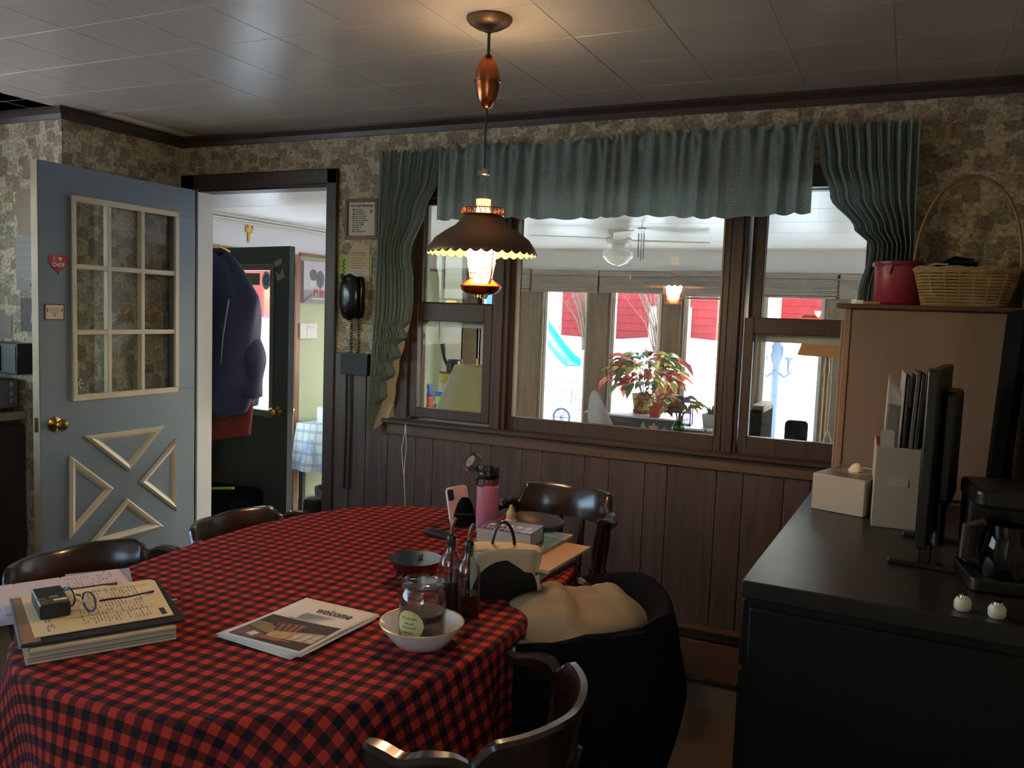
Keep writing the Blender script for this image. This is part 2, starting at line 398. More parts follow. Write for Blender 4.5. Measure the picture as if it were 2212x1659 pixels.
b = MB(); b.box(XR, XR + .1, YN, RW[0], 0, CZ); b.box(XR, XR + .1, RW[1], .1, 0, CZ); b.box(XR, XR + .1, RW[0], RW[1], 0, RW[2]); b.box(XR, XR + .1, RW[0], RW[1], RW[3], CZ); struct('wall_right', b, M_paper)
portal('added_window_daylight', (XR + .08, (RW[0] + RW[1]) / 2, (RW[2] + RW[3]) / 2), (0, PI / 2, 0), RW[3] - RW[2], RW[1] - RW[0])
b = MB(); b.box(XK, XR, YN - .1, YN, 0, CZ)                          # near wall behind the viewer
struct('wall_near', b, M_paper)
portal('kitchen_window_daylight', (XK - .08, (KW[0] + KW[1]) / 2, (KW[2] + KW[3]) / 2), (0, -PI / 2, 0), KW[3] - KW[2], KW[1] - KW[0])
def plainwin(name, M, w, h, cols, rows):
    r = sroot(name)
    q = MB(); t = .04
    for a in (rect(0, w, 0, t), rect(0, w, h - t, h), rect(0, t, t, h - t), rect(w - t, w, t, h - t)): q.prism(a, -.04, .02, M)
    part('frame', q, M_white, r)
    for i in range(1, cols): q = MB(); q.prism(rect(w * i / cols - .012, w * i / cols + .012, t, h - t), -.02, .01, M); part('muntin', q, M_white, r)
    for i in range(1, rows): q = MB(); q.prism(rect(t, w - t, h * i / rows - .012, h * i / rows + .012), -.02, .01, M); part('muntin', q, M_white, r)
    q = MB(); q.prism(rect(t, w - t, t, h - t), -.008, -.005, M); part('pane', q, M_pane, r, smooth=False)
plainwin('window_20', WALL(XK - .04, KW[0], KW[2], 90), KW[1] - KW[0], KW[3] - KW[2], 7, 2)
plainwin('window_21', WALL(XR + .04, RW[1], RW[2], -90), RW[1] - RW[0], RW[3] - RW[2], 3, 2)

# crown moulding
def crown(name, pts):                              # pts: plan path, room on the left side of travel
    q = MB(); prof = [(0, 0), (.036, 0), (.036, -.012), (.016, -.03), (.009, -.052), (0, -.052)]; k = len(pts)
    vs = []
    for i, p in enumerate(pts):
        p = Vector((*p, 0)); d0 = (p - Vector((*pts[i - 1], 0))).normalized() if i else None
        d1 = (Vector((*pts[i + 1], 0)) - p).normalized() if i < k - 1 else None
        d0 = d0 or d1; d1 = d1 or d0; n0 = Vector((-d0.y, d0.x, 0)); n1 = Vector((-d1.y, d1.x, 0)); nn = (n0 + n1).normalized(); nn /= max(.3, nn.dot(n0))
        for a, z in prof: vs.append(p + nn * a + Vector((0, 0, CZ + z)))
    n = len(prof); fs = [(i * n + j, i * n + (j + 1) % n, (i + 1) * n + (j + 1) % n, (i + 1) * n + j) for i in range(k - 1) for j in range(n)]
    q.add(vs, fs); return struct(name, q, M_dark)
crown('trim_1', [(XR, YN + .2), (XR, 0), (XL, 0), (XL, YR), (XK, YR), (XK, YN + .2)])

# doorway casing
r = sroot('trim_2')
for nm, a in (('casing', (-1.045, DX0, 0, 2.15)), ('casing', (DX1, -.018, 0, 2.15)), ('head_casing', (-1.045, -.018, DH, 2.15))):
    q = MB(); q.box(a[0], a[1], -.02, 0, a[2], a[3]); part(nm, q, M_darkv if nm == 'casing' else M_dark, r, bevel=.006)
q = MB(); q.box(DX0, DX0 + .012, 0, .105, 0, DH); part('jamb', q, M_white, r, label='white painted door jamb')
q = MB(); q.box(DX1 - .012, DX1, 0, .105, 0, DH); part('jamb', q, M_darkv, r)
q = MB(); q.box(DX0 + .012, DX1 - .012, 0, .105, DH - .012, DH); part('head_jamb', q, M_dark, r)

# ------------------------------------------------------------------ windows between kitchen and sunroom
M_stormwhite = mat('storm_frame_white', (206, 204, 194), .5, noise=(20, .1))
def bar(parent, name, x0, x1, y0, y1, z0, z1, m, bv=.003, label=None):
    q = MB(); q.box(x0, x1, y0, y1, z0, z1); return part(name, q, m, parent, bevel=bv, seg=1, label=label)
def pane(parent, x0, x1, z0, z1, y):
    q = MB(); q.box(x0, x1, y - .0015, y + .0015, z0, z1); return part('pane', q, M_pane, parent, smooth=False)
def sash(parent, x0, x1, z0, z1, y, sw, bw, tw):     # glass opening given; frame around it
    q = MB(); d = .02
    q.box(x0 - sw, x0, y - d, y + d, z0 - bw, z1 + tw); q.box(x1, x1 + sw, y - d, y + d, z0 - bw, z1 + tw)
    q.box(x0, x1, y - d, y + d, z0 - bw, z0); q.box(x0, x1, y - d, y + d, z1, z1 + tw)
    o = part('sash', q, M_darkv, parent, bevel=.003, seg=1); pane(o, x0 - .004, x1 + .004, z0 - .004, z1 + .004, y + .005); return o
W1 = sroot('window_1'); W2 = sroot('window_2'); W3 = sroot('window_3'); FR = sroot('trim_3')
bar(FR, 'casing', WX0 - .002, .412, -.022, .09, .94, WZ1 + .03, M_darkv)
bar(FR, 'casing', 2.405, WX1 + .002, -.022, .09, .94, WZ1 + .03, M_darkv)
bar(FR, 'head_casing', WX0 - .03, WX1 + .03, -.026, .09, 1.995, WZ1 + .045, M_dark)
bar(FR, 'mullion', .846, .925, -.018, .09, .96, 1.995, M_darkv); bar(FR, 'mullion_trim', .868, .903, -.03, -.018, .96, 1.995, M_darkv)
bar(FR, 'mullion', 1.885, 1.945, -.018, .09, .96, 1.995, M_darkv); bar(FR, 'mullion_trim', 1.9, 1.93, -.03, -.018, .96, 1.995, M_darkv)
bar(FR, 'stool', WX0 - .06, XR - .4, -.052, .09, .938, .962, M_dark, .006)
bar(FR, 'apron', WX0 - .045, XR - .4, -.022, 0, .883, .938, mat('apron_wood', (96, 72, 58), .4, wood=('x', 30, .2)), .004)
# double hung left: upper sash further out, lower sash nearer
sash(W1, .447, .815, 1.52, 1.97, .052, .04, .03, .03)
sash(W1, .453, .798, 1.022, 1.432, .012, .042, .045, .083)
q = MB(); q.box(.412, .455, .062, .085, .985, 1.97); part('storm_track', q, M_stormwhite, W1)
q = MB(); q.box(.455, .83, .064, .085, 1.405, 1.437); part('storm_rail', q, M_stormwhite, W1)
q = MB(); q.prism([(.60, 1.52), (.66, 1.52), (.652, 1.53), (.608, 1.53)], -.012, .02, Matrix(((1, 0, 0, 0), (0, 0, 1, 0), (0, 1, 0, 0), (0, 0, 0, 1)))); part('sash_lock', q, M_brass, W1)
sash(W2, .952, 1.848, 1.018, 1.97, .03, .03, .06, .03)
for x0, x1 in ((.947, .955), (1.845, 1.853)): bar(W2, 'glazing_bead', x0, x1, .004, .03, 1.018, 1.97, mat('bead_tan', (150, 128, 100), .5), .001)
sash(W3, 2.004, 2.37, 1.495, 1.992, .052, .05, .03, .01)
sash(W3, 1.985, 2.372, 1.03, 1.438, .012, .036, .07, .06)
q = MB(); q.box(1.985, 2.4, .064, .085, 1.405, 1.44); part('storm_rail', q, M_stormwhite, W3)
q = MB(); q.box(2.37, 2.4, .062, .085, 1.0, 1.99); part('storm_track', q, M_stormwhite, W3)
q = MB(); q.prism([(2.16, 1.505), (2.22, 1.505), (2.212, 1.515), (2.168, 1.515)], -.012, .02, Matrix(((1, 0, 0, 0), (0, 0, 1, 0), (0, 1, 0, 0), (0, 0, 0, 1)))); part('sash_lock', q, M_brass, W3)

# ------------------------------------------------------------------ open kitchen door (hinged left, swung in against the left wall)
D1 = sroot('door_1', (-.93, -.028, 0)); D1.rotation_euler = (0, 0, math.radians(-90 + 1.69))
# local: x along the leaf from hinge, the seen face is +y, leaf thickness -.044..0
def ly(q, pts, y0, y1):                           # prism in the leaf's own x,z plane
    q.prism([(p[0], p[1]) for p in pts], -y1, -y0, Matrix(((1, 0, 0, 0), (0, 0, -1, 0), (0, 1, 0, 0), (0, 0, 0, 1)))); return q
q = MB(); LW, LH = .914, 2.068; lx0, lx1, lz0, lz1 = .135, .745, 1.02, 1.925
for a in (rect(0, LW, .015, lz0), rect(0, LW, lz1, LH), rect(0, lx0, lz0, lz1), rect(lx1, LW, lz0, lz1)): ly(q, a, -.044, 0)
part('leaf', q, M_doorblue, D1, bevel=.002, seg=1)
q = MB(); ly(q, rect(LW - .001, LW + .0015, .015, LH), -.043, -.002); part('edge', q, mat('door_edge_tan', (172, 148, 116), .5, noise=(8, .15)), D1, label='unpainted tan door edge')
q = MB()
for a in (rect(.125, .757, 1.005, 1.032), rect(.125, .757, 1.912, 1.94), rect(.125, .15, 1.032, 1.912), rect(.733, .757, 1.032, 1.912)): ly(q, a, -.002, .014)
part('lite_frame', q, M_cream, D1, bevel=.004)
for x in (.354, .552): q = MB(); ly(q, rect(x - .012, x + .012, 1.03, 1.915), -.02, .010); part('muntin', q, M_cream, D1, bevel=.003, seg=1)
for z in (1.322, 1.622): q = MB(); ly(q, rect(.147, .735, z - .012, z + .012), -.02, .009); part('muntin', q, M_cream, D1, bevel=.003, seg=1)
xs = (.15, .342, .366, .540, .564, .733); zs = (1.032, 1.31, 1.334, 1.61, 1.634, 1.912)
for i in range(3):
    for j in range(3): q = MB(); ly(q, rect(xs[2 * i], xs[2 * i + 1], zs[2 * j], zs[2 * j + 1]), -.022, -.018); part('pane', q, M_pane, D1, smooth=False)
def trimring(pts, w, parent):
    n = len(pts); P = [Vector(p) for p in pts]; cen = sum(P, Vector((0, 0))) / n
    def inset(d):
        o = []
        for i in range(n):
            a, c, e = P[i - 1], P[i], P[(i + 1) % n]; d0 = (c - a).normalized(); d1 = (e - c).normalized()
            n0 = Vector((-d0.y, d0.x)); n1 = Vector((-d1.y, d1.x))
            if n0.dot(cen - c) < 0: n0, n1 = -n0, -n1
            bi = (n0 + n1); o.append(c + bi / (1 + n0.dot(n1)) * d)
        return o
    prof = [(0, 0), (0, .006), (w * .3, .016), (w * .7, .011), (w * .85, .005), (w, 0)]
    rings = [inset(d) for d, h in prof]; q = MB()
    vs = [(p.x, prof[k][1], p.y) for k, rg in enumerate(rings) for p in rg]
    fs = [(k * n + i, k * n + (i + 1) % n, (k + 1) * n + (i + 1) % n, (k + 1) * n + i) for k in range(len(prof) - 1) for i in range(n)]
    q.add(vs, fs); return part('triangle_moulding', q, M_cream, parent, ang=20)
trimring([(.695, .838), (.210, .836), (.440, .632)], .034, D1)
trimring([(.772, .760), (.530, .563), (.776, .366)], .034, D1)
trimring([(.452, .500), (.214, .302), (.692, .302)], .034, D1)
trimring([(.132, .758), (.130, .368), (.378, .565)], .034, D1)
q = MB(); Mk = Matrix.Translation((.845, 0, .911)) @ Matrix.Rotation(-PI / 2, 4, 'X')
q.lathe([(.033, 0), (.033, .004), (.024, .008), (.013, .012), (.012, .03), (.02, .036), (.027, .048), (.027, .056), (.019, .066), (.006, .068), (0, .068)], 24, Mk); part('knob', q, M_brass, D1, label='polished brass door knob')
q = MB(); ly(q, rect(LW, LW + .003, .88, .945), -.034, -.010); part('latch_plate', q, M_brass, D1)
q = MB()
for k in range(6):
    a = PI * k / 3; d = Vector((math.cos(a), math.sin(a))) * .028; n_ = Vector((-d.y, d.x)).normalized() * .0022; c = Vector((.705, 1.083))
    ly(q, [c + n_, c - n_, c + d - n_, c + d + n_], -.017, -.0158)
    for s in (-1, 1):
        e = c + d * .62; dd = (d * .34 + n_ * s * 4.2)
        ly(q, [e + n_ * .7, e - n_ * .7, e + dd - n_ * .5, e + dd + n_ * .5], -.017, -.0158)
part('snowflake_cling', q, mat('cling_grey', (190, 196, 200), .4), D1)
Ms = Matrix.Translation((-.93, -.028, 0)) @ Matrix.Rotation(math.radians(-90 + 1.69), 4, 'Z')
def on_leaf(u, z, y=.0012): return Ms @ Matrix.Translation((u, y, z)) @ Matrix(((-1, 0, 0, 0), (0, 0, 1, 0), (0, 1, 0, 0), (0, 0, 0, 1)))
t = thing('heart_magnet', 'red heart magnet reading I love CHOP on the blue door', 'magnet'); t.matrix_world = on_leaf(.819, 1.628)
q = MB(); q.prism(heart(0, .004, .052), 0, .0025); part('heart_plate', q, mat('magnet_red', (186, 44, 56), .45), t)
word('lettering', 'I', .028, M_paperw, t, Matrix.Translation((-.021, .012, .0027)), 'CENTER', bold=.0008)
q = MB(); q.prism(heart(.008, .021, .011), .0026, .0032); part('small_heart', q, M_paperw, t)
word('lettering', 'CHOP', .024, M_paperw, t, Matrix.Translation((0, -.013, .0027)), 'CENTER', bold=.0008, fit=.062)
t = thing('small_plaque', 'small cream card with brown border stuck on the blue door edge', 'card'); t.matrix_world = on_leaf(.84, 1.413)
q = MB(); q.prism(rect(-.049, .049, -.037, .037), 0, .002); part('border', q, mat('plaque_brown', (120, 70, 54), .6), t)
q = MB(); q.prism(rect(-.043, .043, -.031, .031), .002, .0026); part('face', q, mat('plaque_cream', (214, 202, 180), .6), t)
q = MB(); q.prism(circ(0, -.013, .008, 12), .0026, .003); part('seal', q, mat('seal_gold', (196, 164, 70), .5), t)
q = MB()
for k, hw in enumerate((.022, .026, .018)): q.prism(rect(-hw, hw, .014 - .008 * k, .0165 - .008 * k), .0026, .003)
for s in (-1, 1): q.prism([(s * .038, .02), (s * .03, .012), (s * .034, -.004), (s * .04, .004)][::s], .0026, .003)
part('print', q, M_inkgrey, t)
# ------------------------------------------------------------------ sunroom behind the kitchen
SX0, SX1, SY0, SY1, SF, SC_ = -1.75, 3.65, .105, 4.05, -.16, 2.085
M_sfloor = mat('sunroom_floor', (188, 182, 174), .45, noise=(12, .08))
b = MB(); b.box(SX0 - .1, SX1 + .1, SY0 - .105, SY1 + .12, SF - .12, SF); struct('floor_sunroom', b, M_sfloor)
b = MB(); b.box(DX0, DX1, -.004, .12, SF, .0); struct('trim_4', b, M_dark)
b = MB(); b.box(SX0 - .1, SX1 + .1, .092, SY1 + .35, SC_ + .012, SC_ + .3)
sceil = struct('ceiling_sunroom', b, mat('panel_gap_grey', (140, 136, 132), .7))
M_spanel = mat('sunroom_ceiling_white', (232, 230, 228), .34)
ys = [.11, .72, 1.33, 1.94, 2.55, 3.16, 3.77, SY1]
for i in range(7):
    q = MB(); q.box(SX0, SX1, ys[i] + .003, ys[i + 1] - .003, SC_, SC_ + .013); part('ceiling_panel', q, M_spanel, sceil, bevel=.003, seg=1)
# back of the kitchen wall
b = MB(); M_swhite = mat('sunroom_white', (228, 227, 230), .6)
for x0, x1, z0, z1 in ((SX0, DX0, SF, CZ), (DX0, DX1, DH, CZ), (DX1, WX0, SF, CZ), (WX0, WX1, SF, WZ0), (WX0, WX1, WZ1, CZ), (WX1, SX1, SF, CZ)):
    b.box(x0, x1, .09, SY0, z0, z1)
struct('wall_sunroom_near', b, M_green)
bar(FR, 'outer_shelf', WX0 - .02, WX1, .105, .34, .955, .978, mat('shelf_wood', (84, 64, 52), .45, wood=('x', 30, .2)), .004)
# left wall with the outside door opening
OY0, OY1, OZ = .885, 1.755, 1.80
RZ = 1.872
b = MB()
for y0, y1, z0, z1 in ((SY0, OY0, SF, RZ), (OY0, OY1, OZ, RZ), (OY1, SY1, SF, RZ)): b.box(SX0 - .1, SX0, y0, y1, z0, z1)
sl = struct('wall_sunroom_left', b, M_green)
b = MB(); b.box(SX0 - .1, SX0, SY0, SY1, RZ, SC_); part('upper_wall', b, M_swhite, sl)
r = sroot('trim_5')
q = MB(); q.box(SX0, SX0 + .014, OY1 + .06, SY1, RZ - .012, RZ + .012); part('wall_rail', q, M_oaky, r)
q = MB(); q.box(SX0, SX0 + .02, OY0 - .06, OY1 + .06, OZ, OZ + .062); part('head_casing', q, M_oaky, r, bevel=.004)
for y0 in (OY0 - .06, OY1): q = MB(); q.box(SX0, SX0 + .02, y0, y0 + .06, SF, OZ); part('casing', q, M_oak, r, bevel=.004)
q = MB(); q.box(SX0, SX0 + .016, OY1 + .06, SY1, SF, SF + .1); part('baseboard', q, mat('baseboard_red_brown', (112, 62, 44), .5), r)
r = sroot('trim_6')
for k, (a, z) in enumerate(((.05, 0), (.03, -.02), (.016, -.036))):
    q = MB(); q.box(SX0, SX0 + a, SY0, SY1, SC_ + z - .016, SC_ + z); part('cove_strip', q, M_white, r, bevel=.005)
# storm door in that opening
r = sroot('door_3'); x0 = SX0 - .07
q = MB(); t_ = .075
q.box(x0 - .03, x0, OY0, OY0 + t_, SF, OZ); q.box(x0 - .03, x0, OY1 - t_, OY1, SF, OZ); q.box(x0 - .03, x0, OY0 + t_, OY1 - t_, OZ - .07, OZ); q.box(x0 - .03, x0, OY0 + t_, OY1 - t_, SF, SF + .6)
part('storm_frame', q, M_white, r, bevel=.004)
q = MB(); q.box(x0 - .02, x0 - .016, OY0 + t_, OY1 - t_, SF + .6, OZ - .07); part('pane', q, M_pane, r, smooth=False)
q = MB(); q.box(x0, x0 + .03, OY1 - .15, OY1 - t_ - .02, .86, .9); part('handle', q, M_chrome, r)
# dark glazed outside door, standing open into the room
D2 = sroot('door_2', (-1.735, .885, 0), -11.7)
M_dk = mat('charcoal_door', (66, 70, 76), .36, noise=(3, .06))
q = MB(); gx0, gx1, gz0, gz1 = .175, .655, .80, 1.692; LW2, LH2 = .83, 1.84
for a in (rect(0, LW2, SF + .02, gz0), rect(0, LW2, gz1, LH2), rect(0, gx0, gz0, gz1), rect(gx1, LW2, gz0, gz1)): ly(q, a, 0, .044)
part('leaf', q, M_dk, D2, bevel=.002, seg=1)
q = MB(); M_taupe = mat('taupe_frame', (126, 116, 106), .45)
for a in (rect(.107, .68, .765, .80), rect(.107, .68, 1.692, 1.732), rect(.107, .175, .80, 1.692), rect(.655, .68, .80, 1.692)): ly(q, a, -.012, .002)
part('lite_frame', q, M_taupe, D2, bevel=.005)
q = MB(); ly(q, rect(.172, .658, .797, 1.695), .018, .022); part('pane', q, M_pane, D2, smooth=False)
for s in (-1, 1):
    q = MB(); Mk = Matrix.Translation((.745, 0 if s < 0 else .044, .813)) @ Matrix.Rotation(PI / 2 * -s, 4, 'X')
    q.lathe([(.032, 0), (.032, .004), (.013, .01), (.012, .03), (.026, .046), (.026, .055), (.018, .066), (0, .067)], 20, Mk); part('knob', q, M_brass, D2)
q = MB(); q.prism([(.24, 0), (.4, 0), (.4, .075), (.24, .075)], 0, .002, Matrix.Translation((.12, .016, 1.60)) @ Matrix(((1, 0, 0, 0), (0, 0, -1, 0), (0, 1, 0, 0), (0, 0, 0, 1))))
part('window_notice', q, mat('notice_green_grey', (128, 142, 118), .6), D2)
M2 = D2.matrix_basis.copy(); M2 = Matrix.Translation((-1.735, .885, 0)) @ Matrix.Rotation(math.radians(-11.7), 4, 'Z')
def on_d2(u, z, y=-.0015): return M2 @ Matrix.Translation((u, y, z)) @ Matrix(((1, 0, 0, 0), (0, 0, -1, 0), (0, 1, 0, 0), (0, 0, 0, 1)))
t = thing('round_sticker', 'round blue and white sticker on the dark door window', 'sticker'); t.matrix_world = on_d2(.612, 1.628, -.004)
q = MB(); q.prism(circ(0, 0, .043, 28, .058), 0, .001); part('rim', q, M_paperw, t)
q = MB(); q.prism(circ(0, .004, .03, 28, .038), .001, .0015); part('disc', q, mat('sticker_blue', (84, 150, 200), .5), t)
q = MB(); q.prism(rect(-.004, .004, -.012, .02), .0015, .002); part('mark', q, M_paperw, t)
t = thing('heart_cutout_card', 'tilted pink card with a heart cut out, on the dark door', 'card'); t.matrix_world = on_d2(.735, 1.695) @ Matrix.Rotation(math.radians(17), 4, 'Z')
q = MB(); q.prism(rect(-.036, .036, -.062, .062), 0, .0015); part('card_sheet', q, mat('card_pinkish', (176, 156, 146), .6), t)
q = MB(); q.prism(heart(0, .004, .040), .0015, .002); part('heart', q, M_dk, t)

# far wall: a run of tall windows
WN = [(-1.33, -.89), (-.645, -.20), (.037, .509), (.719, 1.193), (1.403, 1.89), (2.09, 2.56), (2.78, 3.25)]
FZ0, FZ1 = .34, 1.84
b = MB(); b.box(SX0 - .1, SX1 + .1, SY1, SY1 + .12, SF - .1, FZ0); b.box(SX0 - .1, SX1 + .1, SY1, SY1 + .12, FZ1, SC_ + .02)
b.box(SX0 - .1, WN[0][0], SY1, SY1 + .12, FZ0, FZ1); b.box(WN[-1][1], SX1 + .1, SY1, SY1 + .12, FZ0, FZ1)
fw = struct('wall_sunroom_far', b, M_swhite)
M_mull = mat('weathered_trim', (122, 102, 86), .5, wood=('z', 26, .25)); M_mullx = mat('weathered_trim_x', (122, 102, 86), .5, wood=('x', 26, .25))
r = sroot('trim_7')
q = MB(); q.box(SX0, SX1, SY1 - .014, SY1, 1.70, 1.90); part('head_board', q, M_mullx, r, bevel=.003)
q = MB(); q.box(SX0, SX1, SY1 - .05, SY1, FZ0 - .03, FZ0); part('sill', q, M_mullx, r, bevel=.005)
M_blind = mat('woven_blind', (150, 138, 130), .7, wood=('x', 60, .25)); M_string = mat('cord_white', (226, 222, 214), .6)
blow = [1.704, 1.705, 1.71, 1.671, 1.672, 1.704, 1.40, 1.62]
for i in range(8):
    x0 = WN[i - 1][1] if i else WN[0][0] - .2; x1 = WN[i][0] if i < 7 else WN[6][1] + .2
    q = MB(); q.box(x0, x1, SY1, SY1 + .12, FZ0, FZ1); part('mullion', q, M_mull, r, bevel=.003, seg=1)
    q = MB(); c = (x0 + x1) / 2; wd = (x1 - x0) * .38
    q.box(c - wd, c + wd, SY1 - .02, SY1, FZ0, 1.70); part('mullion_face', q, M_mull, r, bevel=.008)
ordw = ['first', 'second', 'third', 'fourth', 'fifth', 'sixth', 'seventh']
for i, (x0, x1) in enumerate(WN):
    wr = sroot('window_%d' % (4 + i)); y = SY1 + .06
    q = MB(); t_ = .028
    for a in ((x0, x0 + t_, FZ0, FZ1), (x1 - t_, x1, FZ0, FZ1), (x0 + t_, x1 - t_, FZ0, FZ0 + t_), (x0 + t_, x1 - t_, FZ1 - t_, FZ1)): q.box(a[0], a[1], y - .02, y + .02, a[2], a[3])
    part('frame', q, mat('window_vinyl', (208, 206, 204), .5), wr)
    q = MB(); q.box(x0 + t_, x1 - t_, y - .002, y + .002, FZ0 + t_, FZ1 - t_); part('pane', q, M_pane, wr, smooth=False)
    portal('sunroom_window_daylight', ((x0 + x1) / 2, SY1 + .1, (FZ0 + FZ1) / 2), (-PI / 2, 0, 0), x1 - x0, FZ1 - FZ0)
    bl = blow[i] if i != 4 else blow[4] + .03
    zt = 1.905 - .006 * (i % 3)
    th = thing('woven_blind', 'raised woven blind at the top of the %s tall sunroom window from the green wall' % ordw[i], 'blind', ((x0 + x1) / 2, SY1 - .02, zt))
    hw = (x1 - x0) / 2 + .115
    q = MB(); q.box(-hw, hw, -.03, .0, -.05, 0); part('valance', q, M_blind, th, bevel=.004)
    q = MB(); n = int((zt - .05 - bl) / .019)
    for k in range(n): q.box(-hw + .006, hw - .006, -.026 - .002 * (k % 2), -.006, -.052 - .019 * (k + 1), -.054 - .019 * k)
    part('slat_stack', q, M_blind, th, kind='stuff', smooth=False)
    q = MB(); q.box(-hw + .004, hw - .004, -.03, -.004, bl - zt - .014, bl - zt + .004); part('bottom_rail', q, M_blind, th)
b = MB(); b.box(SX1, SX1 + .1, SY0, SY1, SF, SC_); struct('wall_sunroom_right', b, M_swhite)
b = MB(); b.box(SX0 - .25, SX1 + .35, SY1 + .12, SY1 + .5, SC_ + .1, SC_ + .16); struct('roof_eave', b, M_white)
b = MB(); b.box(-6, 6, SY1 + .125, SY1 + .24, -1.3, SF - .1); struct('foundation_wall', b, mat('foundation_grey', (120, 116, 112), .9))

# ceiling fan
F = thing('ceiling_fan', 'white ceiling fan with a schoolhouse glass globe in the sunroom', 'ceiling fan', (.655, 2.3, SC_))
q = MB(); q.lathe([(.0, -.001), (.075, -.001), (.07, -.025), (.045, -.045), (.085, -.05), (.095, -.07), (.08, -.095), (.045, -.105), (0, -.105)][::-1], 24); part('motor', q, M_white, F)
q = MB(); q.lathe([(.05, -.105), (.052, -.125), (.104, -.15), (.108, -.185), (.07, -.225), (.02, -.247), (0, -.25)][::-1], 28); part('glass_globe', q, mat('milk_glass', (236, 236, 234), .18), F)
for k in range(4):
    q = MB(); q.prism([(.09, -.03), (.2, -.055), (.6, -.065), (.63, -.03), (.63, .03), (.6, .065), (.2, .055), (.09, .03)], -.072, -.065, Matrix.Rotation(math.radians(20 + 90 * k), 4, 'Z') @ Matrix.Rotation(math.radians(8), 4, 'X')); part('blade', q, M_white, F, bevel=.002, seg=1)
q = MB(); q.tube([(.09, 0, -.09), (.095, 0, -.2), (.098, 0, -.31)], .0015, 5); q.lathe([(0, -.345), (.007, -.335), (.006, -.315), (.001, -.308)], 8, Matrix.Translation((.098, 0, 0))); part('pull_chain', q, M_cream, F)
C_ = thing('wind_chime', 'silver tube wind chime hanging from the sunroom ceiling', 'wind chime', (.94, 1.9, SC_))
q = MB(); q.tube([(0, 0, 0), (0, 0, -.03)], .002, 5); q.lathe([(0, -.036), (.028, -.036), (.028, -.03), (0, -.03)], 14); part('top_disc', q, M_oak, C_)
for k, (x, y, l) in enumerate(((-.02, 0, .15), (-.006, .018, .17), (.012, .012, .16), (.02, -.01, .14))):
    q = MB(); q.tube([(x, y, -.065), (x, y, -.065 - l)], .0045, 8); q.tube([(x, y, -.03), (x, y, -.07)], .0008, 4); part('chime_tube', q, M_chrome, C_)

# things on the sunroom's green wall
def on_left(y, z): return Matrix.Translation((SX0 + .0015, y, z)) @ Matrix(((0, 0, 1, 0), (1, 0, 0, 0), (0, 1, 0, 0), (0, 0, 0, 1)))   # x along +Y, y up, z out (+X)
M_gold = mat('gilt', (206, 164, 84), .35, .6)
t = thing('wall_cross', 'gold ringed cross on the white wall above the outside door', 'cross'); t.matrix_world = on_left(1.262, 1.995)
q = MB(); q.prism([(-.013, -.082), (.013, -.082), (.011, -.01), (.034, -.016), (.034, .02), (.012, .018), (.014, .066), (0, .08), (-.014, .066), (-.012, .018), (-.034, .02), (-.034, -.016), (-.011, -.01)], 0, .008); part('cross_body', q, M_gold, t, bevel=.002)
q = MB(); q.tube([(.034 * math.cos(a), .02 + .036 * math.sin(a), .006) for a in [2 * PI * i / 24 for i in range(24)]], .005, 6, True); part('ring', q, M_gold, t)
t = thing('canvas_print', 'pale grey canvas print of a mill and red barns beside the outside door', 'picture'); t.matrix_world = on_left(1.835, 1.50)
q = MB(); q.prism(rect(0, .36, 0, .325), 0, .03); part('canvas', q, mat('canvas_pale', (206, 200, 206), .7), t)
def prints(t, nm, z0, items, parent=True):
    for k, (c, pts) in enumerate(items): q = MB(); q.prism(pts, z0 + .0002 * k, z0 + .0006 + .0002 * k); part(nm, q, c, t, smooth=False)
g1 = mat('print_grey', (120, 116, 118), .7); g2 = mat('print_dark', (74, 70, 74), .7); g3 = mat('print_mid', (164, 158, 162), .7); r1 = mat('print_red', (178, 92, 92), .7)
prints(t, 'printed_shape', .03, [(g3, rect(.0, .36, .0, .10)), (g1, circ(.115, .22, .045, 14)), (g2, [(.1, .165), (.17, .165), (.17, .175), (.1, .175)]), (M_paperw, rect(.07, .15, .13, .175)), (g1, circ(.2, .19, .05, 14, .07)), (g2, rect(.196, .204, .10, .2)),
    (r1, rect(.12, .17, .05, .11)), (r1, rect(.19, .24, .05, .105)), (r1, rect(.26, .32, .05, .11)), (M_paperw, rect(.14, .155, .05, .08)), (g1, [(0, 0), (.1, .06), (.1, .075), (0, .03)]), (M_paperw, rect(.10, .34, .03, .04))])
t = thing('thermostat', 'white wall thermostat beside the outside door', 'thermostat'); t.matrix_world = on_left(1.905, 1.281)
q = MB(); q.prism(rrect(-.105, .105, -.062, .062, .01), 0, .028); part('housing', q, M_white, t, bevel=.004)
q = MB(); q.prism(rect(-.01, .06, .02, .045), .028, .0285); part('display', q, mat('lcd', (170, 186, 196), .3), t)
q = MB(); q.prism(rect(-.022, -.019, -.055, .055), .028, .0285); part('panel_line', q, M_inkgrey, t)
